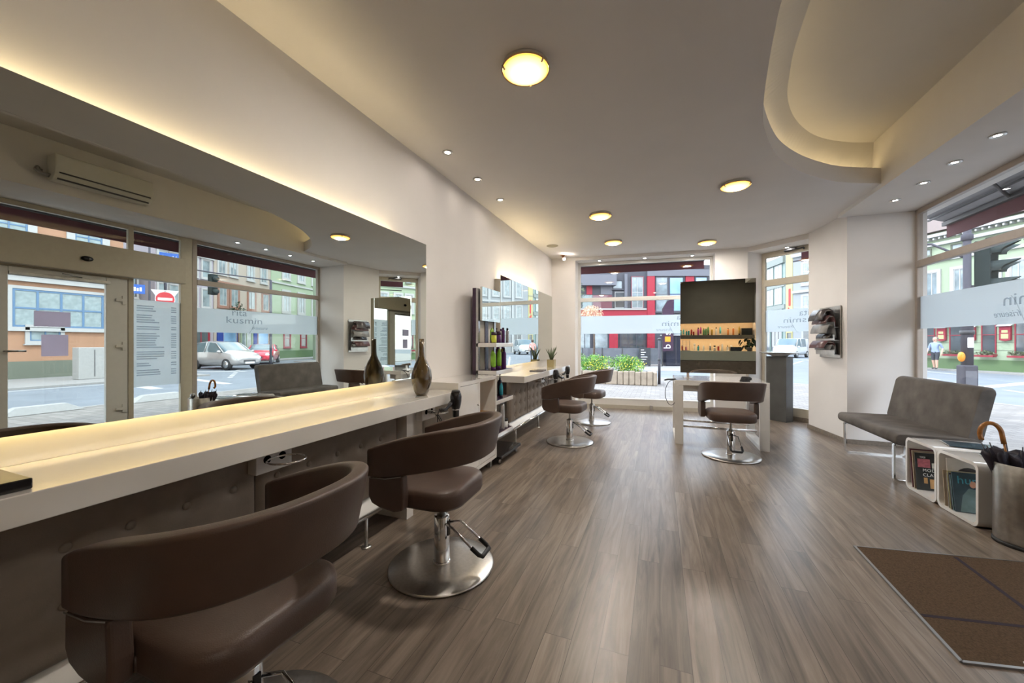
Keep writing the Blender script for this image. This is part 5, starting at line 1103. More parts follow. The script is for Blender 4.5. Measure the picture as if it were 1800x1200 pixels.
# green inn seen straight through the right-hand window
wins = []
for x in (2.05,3.25,4.55,5.75,7.1): wins.append(Wn(x-.28 if x > 2.1 else 1.85,x+.28,.75,2.75,'red_frame',.0,'red_frame',1,2,'pane_dark'))
for x in (2.18,3.42,4.62,5.6,6.8): wins.append(Wn(x-.27,x+.27,3.95,5.35,'white_trim',.15,'white_trim',2,1,'pane_grey'))
for x in (1.9,3.3,4.7,6.1,7.5): wins.append(Wn(x-.24,x+.24,6.35,6.72,'grey_green_base',.02,'grey_green_base',1,1,'pane_grey'))
g1 = building('green_inn', (13.5,31),(18.5,22), 7.75, 8, 'green_render', 'pale green building with red ground-floor windows, seen through the right-hand window', wins,
    bands=[(0,.62,.05,'green_base'),(6.08,6.24,.12,'white_trim'),(6.98,7.14,.20,'white_trim'),(7.45,7.62,.35,'white_trim'),(3.30,3.42,.06,'white_trim')]+[(z,z+.02,.012,'grey_green_base') for z in (1.1,1.5,1.9,2.3,2.7,3.0)], roof=('roof_brown',2.2,.4))
b = MB()
for k in range(40): b.box(.1+.255*k,-.30,7.30,.17+.255*k,-.001,7.40)
P('dentil_row', b, 'white_trim', g1)
def at_g(x, z, o=.0):
    d = Vector((5,-9)).normalized(); n = Vector((-d.y,d.x)); return (13.5+d.x*x-n.x*o, 31+d.y*x-n.y*o, z)
rz1 = math.atan2(-9,5)
for k,(x,lb) in enumerate([(1.42,'red menu box on the green inn, left-most through the right window'),(2.68,'red menu box on the green inn, left of the signal post'),(3.90,'red menu box on the green inn, behind the signal post'),(5.20,'red menu box on the green inn, right of the signal post')]):
    t = thing('menu_box', at_g(x,1.42,.06), lb, 'menu box', 'red menu boxes on the green inn', rz=rz1)
    b = MB(); b.add([(-.20,-.10,.06),(0,-.10,0),(.20,-.10,.06),(.20,-.10,.74),(-.20,-.10,.74),(-.20,0,.06),(0,0,0),(.20,0,.06),(.20,0,.74),(-.20,0,.74)], [(0,1,2,3,4),(9,8,7,6,5)]+[(i,i+5,(i+1)%5+5,(i+1)%5) for i in range(5)]); P('case', b, 'red_frame', t)
    b = MB(); b.box(-.13,-.108,.13,.13,-.101,.36); b.box(-.11,-.108,.42,.11,-.101,.55); P('menu_sheet', b, 'yellow_render', t)
    b = MB(); b.add([(-.26,-.20,.74),(.26,-.20,.74),(.26,0,.84),(-.26,0,.84),(-.26,-.20,.77),(.26,-.20,.77),(.26,0,.87),(-.26,0,.87)], [(0,3,2,1),(4,5,6,7),(0,1,5,4),(1,2,6,5),(2,3,7,6),(3,0,4,7)]); P('canopy', b, 'white_trim', t)
def leafball(b, c, rx, ry, rz, n, s, rnd):
    for _ in range(n):
        while True:
            x,y,z = rnd.uniform(-1,1),rnd.uniform(-1,1),rnd.uniform(-1,1); l = x*x+y*y+z*z
            if .15 < l < 1: break
        p = Vector((c[0]+x*rx,c[1]+y*ry,c[2]+z*rz)); u = Vector((rnd.uniform(-1,1),rnd.uniform(-1,1),rnd.uniform(-.4,1))).normalized(); v = u.orthogonal().normalized(); v.rotate(Matrix.Rotation(rnd.random()*6.28,3,u)); w = u.cross(v); k = s*rnd.uniform(.6,1.3)
        b.add([p-v*k, p+w*k*.45, p+v*k, p-w*k*.45], [(0,1,2,3)])
rnd = random.Random(8)
for k,(x,lb) in enumerate([(2.06,'flower box under the left-most red window of the green inn'),(3.25,'flower box under the red window behind the signal post'),(4.55,'flower box under the red window right of the signal post'),(5.75,'flower box under the right-most red window of the green inn')]):
    t = thing('flower_box', at_g(x,.62,.13), lb, 'flower box', 'flower boxes on the green inn', rz=rz1)
    b = MB(); b.box(-.36,-.24,0,.36,-.02,.10); P('box', b, 'red_frame', t)
    b = MB(); leafball(b,(0,-.13,.19),.40,.14,.13,150,.06,rnd); P('plants', b, 'aloe', t, fix=False)

# terrace opposite the entrance, seen in the long mirror (viewer-left = larger y)
wins = [Wn(1.85-1.15,3.35,1.98,3.50,'white_trim',.12,'blue_paint',4,2,'curtain_pale'),Wn(2.05,2.9,1.42,1.96,'white_trim',.12,'blue_paint',2,1,'curtain_pale'),Wn(.75,1.62,5.0,7.0,'white_trim',.25,'blue_paint',2,4,'curtain_pale'),Wn(2.95,3.9,5.0,7.0,'white_trim',.25,'blue_paint',2,4,'curtain_pale'),
        Wn(5.2,7.6,1.98,3.5,'white_trim',.12,'blue_paint',4,2,'curtain_pale'),Wn(5.6,6.5,5.0,7.0,'white_trim',.25,'blue_paint',2,4,'curtain_pale')]
building('orange_house', (19.7,10.2),(19.7,-8), 8.6, 4.8, 'orange_render', 'orange rendered building with blue windows opposite the entrance, seen in the long mirror', wins,
    bands=[(0,.75,.05,'grey_green_base'),(3.95,4.15,.18,'white_trim'),(4.25,4.40,.30,'white_trim')], roof=('roof_brown',2,.3))
building('white_house', (26.45,13.85),(25.3,10.6), 6.6, 5, 'white_render', 'white house beside the orange one, seen in the long mirror', [Wn(.2,.9,4.2,5.4,'white_trim',.1,'grey_panel',1,1,'pane_grey'),Wn(2.0,2.8,4.2,5.4,'white_trim',.1,'grey_panel',1,1,'pane_grey'),Wn(.4,2.4,.6,2.4,'white_trim',.1,'grey_panel',2,1,'pane_dark')], bands=[(3.2,3.35,.08,'kerb'),(3.6,3.7,.06,'kerb')], roof=('roof_slate',1.2,.3))
wins = [Wn(x-.3,x+.3,z,z+1.25,'white_trim',.10,'white_trim',1,1,'pane_grey') for x in (.35+.25,1.6,2.9,3.6) for z in (3.9,6.0)]+[Wn(.4,1.6,.3,2.6,'red_frame',.08,'red_frame',2,1,'pane_dark'),Wn(2.2,3.6,.3,2.6,'white_trim',.08,'grey_panel',2,1,'pane_dark')]
building('lavender_house', (26.5,18.15),(25.5,14.2), 8.0, 7, 'lavender_render', 'pale lavender house left of the cream one, seen in the long mirror', wins, bands=[(7.5,7.7,.15,'white_trim'),(3.0,3.15,.1,'white_trim')], roof=('roof_slate',1.8,.3))
wins = [Wn(x-.34,x+.34,4.15,5.55,'terracotta',.16,'white_trim',2,1,'pane_grey') for x in (5.2,4.1,2.3,.65)]+[Wn(x-.32,x+.32,6.55,7.75,'white_trim',.12,'white_trim',2,1,'pane_grey') for x in (5.3,4.2,2.4,.9)]
wins += [Wn(3.9,5.2,.2,2.6,'deep_blue',.12,'white_trim',1,1,'pane_sky'),Wn(2.3,3.4,.2,2.6,'green_render',.12,'green_render',2,1,'pane_grey'),Wn(.3,1.6,.2,2.6,'terracotta',.12,'white_trim',1,1,'pane_sky')]
building('cream_house', (28.3,23.9),(26.5,18.2), 8.7, 7, 'cream_render', 'cream house with terracotta window frames and coloured shops, seen in the long mirror', wins, bands=[(8.2,8.45,.2,'white_trim'),(3.0,3.2,.12,'white_trim'),(6.0,6.12,.08,'terracotta'),(0,2.9,.10,'deep_blue',5.35,5.75),(0,2.9,.10,'deep_blue',1.75,2.1),(0,2.9,.06,'red_frame',.0,.14)], roof=('roof_brown',2.0,.3), inset=(0,.7))
wins = [Wn(x-.36,x+.36,4.3,6.1,'white_trim',.20,'white_trim',2,1,'pane_grey') for x in (5.6,3.6,1.6)]+[Wn(x-.36,x+.36,.95,2.6,'red_frame',.10,'red_frame',1,2,'pane_dark') for x in (5.5,3.3,1.4)]+[Wn(x-.36,x+.36,7.4,8.8,'white_trim',.20,'white_trim',2,1,'pane_grey') for x in (5.6,3.6,1.6)]
building('green_house', (29.85,31.2),(28.32,23.95), 10.0, 7, 'green_render', 'green house with white window frames beside the cream one, seen in the long mirror', wins, bands=[(0,.75,.05,'green_base'),(3.3,3.5,.15,'white_trim'),(6.9,7.05,.1,'white_trim')], roof=('roof_brown',2.0,.3))
# red and grey restaurant straight behind the rear window
d = Vector((9.7,3.7)).normalized()
wins = [Wn(1.2,2.05,.55,3.0,'grey_panel',.06,'grey_panel',2,1,'pane_grey'),Wn(2.3,3.3,.55,3.0,'grey_panel',.06,'grey_panel',1,1,'pane_grey'),Wn(4.15,5.85,.3,3.05,'grey_panel',.06,'grey_panel',3,3,'pane_dark'),Wn(7.75,9.4,.9,2.9,'grey_panel',.06,'grey_panel',2,1,'pane_grey'),
        Wn(1.45,2.15,3.80,4.75,'grey_panel',.05,'curtain_pale',2,1,'curtain_pale'),Wn(3.75,4.55,3.80,4.95,'grey_panel',.05,'white_trim',1,1,'pane_dark'),Wn(4.95,5.75,3.80,6.0,'red_panel',.05,'white_trim',2,2,'pane_grey'),
        Wn(6.66,7.50,3.55,6.0,'grey_panel',.05,'grey_panel_pale',1,2,'pane_grey'),Wn(7.60,8.62,3.55,6.0,'grey_panel',.05,'grey_panel',1,2,'pane_sky'),Wn(9.45,10.3,3.55,6.0,'grey_panel',.05,'grey_panel',1,2,'pane_sky'),Wn(3.6,4.3,5.15,5.75,'grey_panel',.05,'grey_panel',1,1,'pane_grey')]
rb = building('red_restaurant', (-6.5,26.5),(3.3,30.24), 7.0, 7, 'grey_panel', 'red and dark grey restaurant opposite the rear window', wins,
    bands=[(3.24+V,3.66+V,.10,'red_render',1.2,6.6),(0,6.05+V,.14,'red_render',6.03,6.55),(0,3.24+V,.12,'red_render',3.35,3.95),(6.05+V,6.5+V,.16,'grey_panel_pale',6.03,10.4),(5.35+V,6.1+V,.55,'grey_panel_pale',.2,3.75),(4.75+V,5.35+V,.10,'red_render',1.75,2.15),(3.75+V,4.72+V,.05,'red_panel',2.2,3.55),(3.75+V,6.2+V,.14,'grey_panel_pale',4.42,4.62),(3.66+V,3.76+V,.22,'white_trim',1.2,5.95),(5.0+V,6.05+V,.06,'red_render',8.75,9.35),(4.75+V,5.36+V,.07,'grey_panel_pale',2.75,3.55)])
b = MB(); b.box(1.3,-.20,3.76+V,5.9,-.18,4.68+V); P('balcony_glass', b, 'glass', rb)
b = MB(); b.box(-2,4,7.0,4.2,10,9.2); P('rear_wing', b, 'beige_render', rb)
# terrace in front of it
def rq(x, o): n = Vector((-d.y,d.x)); return (-6.5+d.x*x-n.x*o, 26.5+d.y*x-n.y*o)
rzr = math.atan2(3.7,9.7)
t = thing('terrace_fence', rq(1.0,2.6)+(GZ,), 'row of dark glass wind screens before the restaurant terrace', 'fence', rz=rzr)
for k in range(4): b = MB(); b.box(1.28*k+.02,-.015,.12,1.28*k+1.24,.015,1.15); P('screen_panel', b, 'terrace_fence', t)
for k in range(5): b = MB(); b.box(1.28*k-.03,-.03,0,1.28*k+.03,.03,1.18); P('post', b, 'metal_dark', t)
def menu_board(x, o, label):
    p = rq(x,o); t = thing('menu_board', (p[0],p[1],GZ), label, 'menu board', 'chalk menu boards of the restaurant', rz=rzr)
    b = MB(); b.box(-.36,-.03,.06,.36,.03,1.18); P('board', b, 'chalkboard', t, bevel=.01)
    b = MB(); rr = random.Random(int(x*10))
    for k in range(6): z = 1.05-.15*k; l = .18+.3*rr.random(); b.box(-.26,-.034,z-.03,-.26+l,-.031,z+.012)
    P('chalk_lines', b, 'white_ink', t)
    b = MB(); b.box(-.34,-.02,0,-.28,.16,.10); b.box(.28,-.02,0,.34,.16,.10); P('foot', b, 'metal_dark', t)
menu_board(4.9,2.9,'chalk menu board before the terrace, left of the street post'); menu_board(7.95,2.9,'chalk menu board before the terrace, right of the street post')
p = rq(6.95,2.3); t = thing('parked_stall', (p[0],p[1],GZ), 'closed dark blue service cabinet beside the restaurant terrace', 'cabinet', rz=rzr)
b = MB(); b.box(-.62,-.4,0,.62,.4,1.95); P('body', b, 'navy', t, bevel=.03); b = MB(); b.box(-.68,-.46,1.95,.68,.46,2.02); P('lid', b, 'white_trim', t); b = MB(); b.box(-.01,-.41,.1,.01,-.40,1.85); P('door_gap', b, 'metal_dark', t)
# feather banner with lettering
p = rq(6.35,3.0); t = thing('feather_banner', (p[0],p[1],GZ), 'dark feather banner with white letters and an orange square', 'banner', rz=rzr)
b = MB(); b.tube([(-.40,0,.0),(-.40,0,3.6),(-.1,0,4.1),(.35,0,4.35)],.02,8); P('mast', b, 'metal_dark', t)
b = MB(); pts = [(-.38,.95),(.30,1.0),(.36,4.34),(-.1,4.08),(-.38,3.6)]; b.add([(x,-.006,z) for x,z in pts]+[(x,.006,z) for x,z in pts], [(0,1,2,3,4),(9,8,7,6,5)]+[(i,i+5,(i+1)%5+5,(i+1)%5) for i in range(5)]); P('cloth', b, 'purple_dark', t)
b = MB(); mt = Matrix(((0,-1,0,.12),(0,0,-1,-.009),(1,0,0,1.10),(0,0,0,1)))
b.merge(text_mb('b', .62, .002), mt); b.merge(text_mb('s', .62, .002), Matrix.Translation((0,0,.86)) @ mt); P('lettering', b, 'white_ink', t, fix=False)
b = MB(); b.box(-.22,-.010,1.56,.12,-.008,1.88); P('orange_square', b, 'orange_plastic', t)
p = rq(1.55,3.4); t = thing('flowering_tree', (p[0],p[1],GZ), 'small tree with cream orange blossom at the left of the terrace', 'tree')
b = MB(); b.tube([(0,0,0),(.05,0,1.4),(0,.05,2.9)],[.07,.06,.03],8); P('trunk', b, 'bark', t); b = MB(); leafball(b,(-.1,0,3.2),.72,.6,.62,1100,.065,rnd); P('crown', b, 'blossom', t, fix=False)
p = rq(1.2,.9); t = thing('bare_shrub', (p[0],p[1],3.66), 'grey-green shrub on the balcony at the left of the restaurant', 'shrub'); b = MB(); leafball(b,(0,-.35,.9),.3,.3,1.0,160,.08,rnd); P('crown', b, 'aloe', t, fix=False); b = MB(); b.tube([(0,-.35,.0),(0,-.35,.8)],.02,6); P('stem', b, 'bark', t)
def bistro(x, o, k):
    p = rq(x,o); t = thing('bistro_chair', (p[0],p[1],GZ), 'dark wicker terrace chair behind the wind screens, %s from the left' % ORD[k], 'chair', 'terrace chairs', rz=rzr+.5*k)
    b = MB(); b.box(-.22,-.22,.42,.22,.22,.47); P('seat', b, 'black_plastic', t); b = MB(); b.box(-.22,.18,.47,.22,.23,.92); P('backrest', b, 'black_plastic', t)
    for sx in (-.2,.2):
        for sy in (-.2,.2): b = MB(); b.tube([(sx,sy,0),(sx,sy,.42)],.015,6); P('leg', b, 'metal_dark', t)
for k in range(4): bistro(1.7+.85*k,1.5,k)
# planter bed with shrubs, street post
t = thing('planter', (-2.6,14.7,GZ), 'raised bed walled with beige stone posts outside the rear window', 'planter')
x = -5.2; k = 0
while x < -.12:
    w_ = .42 if x < -1.6 else .20; w_ = min(w_, -.08-x)
    b = MB(); b.box(x+.006,14.05,0+GZ,x+w_-.006,14.25,.47+GZ+.015*(k%3)); P('stone_post', b, 'stone_beige', t, w=True, bevel=.03); x += w_; k += 1
b = MB(); b.box(-5.15,14.26,GZ,-.12,15.5,.40+GZ); P('soil', b, 'soil', t, w=True); b = MB(); b.box(-.30,14.26,GZ,-.11,15.5,.46+GZ); P('stone_post', b, 'stone_beige', t, w=True, bevel=.03)
for k,(x,y,lb) in enumerate([(-4.4,14.75,'leafy shrub at the far left of the stone planter'),(-3.2,14.75,'leafy shrub left of the middle of the stone planter'),(-2.1,14.7,'leafy yellow-flecked shrub right of the middle of the stone planter'),(-1.0,14.7,'leafy yellow-flecked shrub at the right end of the stone planter')]):
    t = thing('shrub', (x,y,.40+GZ), lb, 'shrub', 'shrubs in the stone planter'); b = MB()
    for q in range(5): leafball(b,(rnd.uniform(-.4,.4),rnd.uniform(-.15,.25),.22+.1*rnd.random()),.42,.34,.30+.12*rnd.random(),430,.036,rnd)
    P('foliage', b, 'shrub_green', t, fix=False); b = MB(); leafball(b,(0,-.12,.28),.58,.34,.30,230,.028,rnd); P('flowers', b, 'shrub_yellow', t, fix=False)
    b = MB(); b.tube([(0,0,0),(.02,0,.25)],.02,6); P('stem', b, 'bark', t)
t = thing('street_post', (-.02,14.75,GZ), 'thin grey street post at the right end of the planter', 'post'); b = MB(); b.tube([(0,0,0),(0,0,1.62)],.045,14); P('pole', b, 'pole_grey', t); b = MB(); b.lathe([(.06,1.60),(.065,1.64),(.0,1.68)], seg=16); P('cap', b, 'metal_dark', t)
b = MB(); b.lathe([(.05,.85),(.055,.86),(.055,.92),(.05,.93)], seg=16); P('clamp', b, 'metal_dark', t)

# street running away behind the corner door
wins = [Wn(1.2+2.15*k,2.1+2.15*k,z,z+2.5,'grey_facade_light',.22,'white_trim',2,2,'pane_grey') for k in range(7) for z in (4.6,8.6)]+[Wn(1.2+2.9*k,2.7+2.9*k,.4,3.0,'grey_facade_light',.15,'white_trim',2,1,'pane_dark') for k in range(5)]
building('grey_facade_house', (15.75,58.0),(28,44), 15, 8, 'grey_facade', 'pale grey town house with tall windows, down the street behind the corner door', wins, bands=[(3.6,3.9,.25,'grey_facade_light'),(7.7,8.0,.25,'grey_facade_light'),(12.2,12.6,.4,'grey_facade_light')]+[(0,15,.16,'grey_facade_light',2.25+2.15*k+.35,2.25+2.15*k+.75) for k in range(7)], roof=('roof_slate',3,.4))
yb = building('yellow_house', (15.2,58.8),(15.72,58.03), 13.5, 2, 'yellow_render', 'narrow yellow house front beside the grey town house', [Wn(.2,.75,.5,2.6,'yellow_render',.05,'grey_panel',1,1,'pane_dark')], bands=[(3.2,3.3,.05,'kerb'),(9.0,9.08,.05,'kerb')], inset=(0,.55))
b = MB(); b.box(.38,-.03,6.2,.66,-.005,8.4); b.box(.30,-.03,5.4,.72,-.005,5.75); b.box(.30,-.03,5.75,.45,-.005,6.0); P('red_mark', b, 'sign_red', yb)
wins = [Wn(.6+2.2*k,2.5+2.2*k,z,z+2.3,'modern_green',.05,'white_trim',2,1,'pane_grey') for k in range(7) for z in (3.6,6.5,9.4)]+[Wn(.6+3.1*k,3.3+3.1*k,.2,3.0,'modern_green',.05,'grey_panel',3,1,'pane_dark') for k in range(5)]
building('modern_house', (11.8,75),(15.15,58.9), 12.8, 8, 'modern_green', 'green-grey modern building with ribbon windows down the street', wins, bands=[(3.05,3.6,.12,'modern_grey'),(5.95,6.5,.12,'modern_grey'),(8.85,9.4,.12,'modern_grey'),(11.9,12.8,.3,'modern_grey')], inset=(0,9))

# ------------------------------------------------------------------ signs, posts, signal
def signal():
    t = thing('traffic_signal', (5.635,10.232,GZ), 'grey signal post with two traffic light heads outside the right-hand window', 'traffic light')
    b = MB(); b.tube([(0,0,1.05),(0,0,2.25),(0,0,2.3),(0,0,4.1)],[.084,.084,.056,.056],20); P('pole', b, 'pole_grey', t); b = MB(); b.box(-.11,-.11,0,.11,.11,1.06); P('base_box', b, 'pole_grey', t, bevel=.03)
    b = MB(); b.box(-.08,-.116,.3,.08,-.111,.95); P('base_plate', b, 'grey_panel_pale', t)
    b = MB(); b.lathe([(.056,3.50),(.085,3.52),(.085,3.62),(.056,3.64)], seg=20); b.lathe([(.056,4.1),(.05,4.14),(0,4.15)], seg=20); P('collar', b, 'pole_grey', t)
    for rz_, off, nm in ((R(58),(.27,.085),'signal_head'),(R(84),(.46,.33),'signal_head')):
        hd = MB(); m = Matrix.Translation((off[0],off[1],2.42)) @ Matrix.Rotation(rz_,4,'Z')
        s = MB(); s.box(-.17,-.10,0,.17,.10,1.06); hd.merge(s, m); h = P(nm, hd, 'pole_green', t, bevel=.02)
        for k in range(3):
            v = MB(); v.smooth = True; n = 14; r = .135; zc = .19+.34*k
            rin = [[(-r*math.cos(R(a)),-.10-dep*(0.35+.65*max(0,math.sin(R(a))) if dep > 0 else 0),zc+r*math.sin(R(a))) for a in range(-30,211,20)] for dep in (0,.16,.36)]
            v.loft(rin, cap=False, closed_ring=False)
            rin = [[(-(r-.008)*math.cos(R(a)),-.10-dep*(0.35+.65*max(0,math.sin(R(a))) if dep > 0 else 0),zc+(r-.008)*math.sin(R(a))) for a in range(-30,211,20)] for dep in (0,.16,.36)]
            v.loft(rin, cap=False, closed_ring=False); w = MB(); w.merge(v, m); P('visor', w, 'visor', h)
            l = MB(); l.sphere((0,-.095,zc),.095,14,8,(1,.25,1)); w = MB(); w.merge(l, m); P('lens', w, 'pane_dark', h)
        b = MB(); b.tube([(.06,.02,2.6),(off[0]*.8,off[1]*.8,2.6)],.03,8); b.tube([(.06,.02,3.3),(off[0]*.8,off[1]*.8,3.3)],.03,8); P('bracket', b, 'pole_grey', t)
    b = MB(); b.sphere((-.12,-.07,1.22),.085,16,10,(.62,.62,1.15)); P('push_button_box', b, 'orange_plastic', t)
    b = MB(); b.box(-.045,-.105,1.40,.045,-.083,1.60); P('plate', b, 'white_plastic', t, bevel=.01)
    b = MB(); b.lathe([(.10,1.66),(.10,1.74)], seg=16); P('clamp', b, 'metal_dark', t)
    b = MB(); b.tube([(0,0,3.15),(-.35,.35,3.55),(-1.0,1.0,3.72),(-2.2,2.4,3.74)],.022,8); P('cantilever_pipe', b, 'pole_grey', t)
signal()
def disc_sign(name, loc, r, face_dir, label, kind, cat='road sign', zbase=GZ, post=True):
    t = thing(name, (loc[0],loc[1],zbase), label, cat, rz=math.atan2(face_dir[1],face_dir[0])+R(90)); z = loc[2]-zbase
    def disc(b, rr, y, zz):
        n = 36; b.add([(rr*math.cos(6.2832*k/n),y,zz+rr*math.sin(6.2832*k/n)) for k in range(n)]+[(rr*math.cos(6.2832*k/n),y+.012,zz+rr*math.sin(6.2832*k/n)) for k in range(n)], [tuple(range(n)),tuple(range(2*n-1,n-1,-1))]+[(k,k+n,(k+1)%n+n,(k+1)%n) for k in range(n)])
    if post: b = MB(); b.tube([(0,.05,0),(0,.05,z+r*1.1)],.035,10); P('post', b, 'pole_grey', t)
    b = MB(); disc(b, r, 0, z); P('rim', b, 'white_ink', t)
    b = MB(); disc(b, r*.94, -.008, z); P('face', b, 'sign_red' if kind == 'noentry' else 'sign_blue', t)
    if kind == 'noentry': b = MB(); b.box(-r*.72,-.014,z-r*.16,r*.72,-.009,z+r*.16); P('bar', b, 'white_ink', t)
    return t, z
t, z = disc_sign('no_entry_sign', (14.3,9.15,3.08), .30, (-1,-.45), 'round red no-entry sign seen through the price-list window in the long mirror', 'noentry')
b = MB(); b.add([(-.42,.03,z+.36),(.42,.03,z+.36),(0,.03,z-.36),(-.42,.042,z+.36),(.42,.042,z+.36),(0,.042,z-.36)], [(0,2,1),(3,4,5),(0,1,4,3),(1,2,5,4),(2,0,3,5)]); P('back_plate', b, 'silver', t)
b = MB(); b.tube([(0,.06,z+.3),(.05,.06,z+1.5)],.03,8); P('hanger', b, 'pole_grey', t)
t, z = disc_sign('no_entry_sign', (4.62,28.9,4.2), .31, (-.3,-1), 'round red no-entry sign seen at the edge of the far mirror', 'noentry')
t2, z2 = disc_sign('blue_round_sign', (4.62,28.84,3.52), .31, (-.3,-1), 'round blue traffic sign under the no-entry sign at the edge of the far mirror', 'blue', post=False)
b = MB(); b.box(-.04,.012,z2-.05,.04,.060,z2+.05); P('clamp', b, 'silver', t2)
b = MB(); b.box(-.17,-.013,z2-.03,-.05,-.009,z2+.06); b.box(-.03,-.013,z2-.05,.02,-.009,z2+.05); b.box(.05,-.013,z2-.03,.18,-.009,z2+.03); P('white_mark', b, 'white_ink', t2)
def board_sign(name, loc, w_, h_, face_dir, body, label, mt='sign_blue', ink='white_ink', size=.3, post=True, cat='sign'):
    t = thing(name, (loc[0],loc[1],GZ), label, cat, rz=math.atan2(face_dir[1],face_dir[0])+R(90)); z = loc[2]-GZ
    b = MB(); b.box(-w_/2,0,z-h_/2,w_/2,.05,z+h_/2); P('board', b, mt, t)
    if post: b = MB(); b.tube([(w_*.3,.08,0),(w_*.3,.08,z)],.04,8); P('post', b, 'pole_grey', t)
    b = MB()
    if body is None:
        for k in range(3): b.box(-w_*.28+k*w_*.2,-.006,z-h_*.22,-w_*.28+k*w_*.2+w_*.14,-.001,z+h_*(.20-.1*(k%2)))
        P('faded_mark', b, ink, t)
        return t
    tb = text_mb(body, size, .003); wd = max(p[0] for p in tb.v); b.merge(tb, Matrix(((1,0,0,-wd/2),(0,0,-1,-.004),(0,1,0,z-size*.35),(0,0,0,1)))); P('lettering', b, ink, t, fix=False)
board_sign('hotel_sign', (18.9,11.9,5.65), 1.25, .42, (-1,-.4), 'City Hotel', 'blue hotel sign with white letters above the entrance side window, seen in the long mirror', size=.24)
board_sign('blue_sign', (18.2,10.05,3.80), .5, .42, (-1,-.4), None, 'small blue board sign beside the orange building, seen in the long mirror', size=.3)
board_sign('purple_sign', (18.4,10.95,6.35), 1.1, .4, (-1,-.4), None, 'blue board sign with pink marks above the hotel sign, seen in the long mirror', ink='pink_ink', size=.34)
t = thing('utility_cabinet', (17.2,8.15,GZ+.06), 'pale grey street utility cabinet before the orange building, seen in the long mirror', 'utility cabinet'); b = MB(); b.box(-.25,-.45,0,.25,.45,1.25); P('body', b, 'concrete_light', t, bevel=.02); b = MB(); b.box(-.26,-.01,.1,-.25,.01,1.15); P('door_gap', b, 'metal_dark', t)
t = thing('tall_signal', (18.6,13.4,GZ), 'dark traffic light hanging from a tall mast, seen in the long mirror', 'traffic light'); b = MB(); b.tube([(-.6,2.9,0),(-.6,2.9,5.3)],.07,12); b.tube([(-.6,2.9,5.3),(0,0,5.3),(.6,-3.2,5.45)],.035,8); P('mast', b, 'pole_grey', t); b = MB(); b.box(-.2,-.17,4.1,.1,.17,5.2); h = P('signal_head', b, 'pole_green', t, bevel=.02)
for k in range(3): b = MB(); b.tube([(-.2,0,4.28+.34*k),(-.40,0,4.26+.34*k)],[.12,.13],14); P('visor', b, 'visor', h)
p_ = (27.6,21.0); t = thing('street_tree', (p_[0]-1.6,p_[1]-1.4,GZ), 'small dark tree before the cream house, seen in the long mirror', 'tree'); b = MB(); b.tube([(0,0,0),(0,0,2.6)],[.06,.04],8); P('trunk', b, 'bark', t); b = MB(); leafball(b,(0,0,3.5),.55,.55,1.1,260,.12,rnd); P('crown', b, 'leaf_dark', t, fix=False)

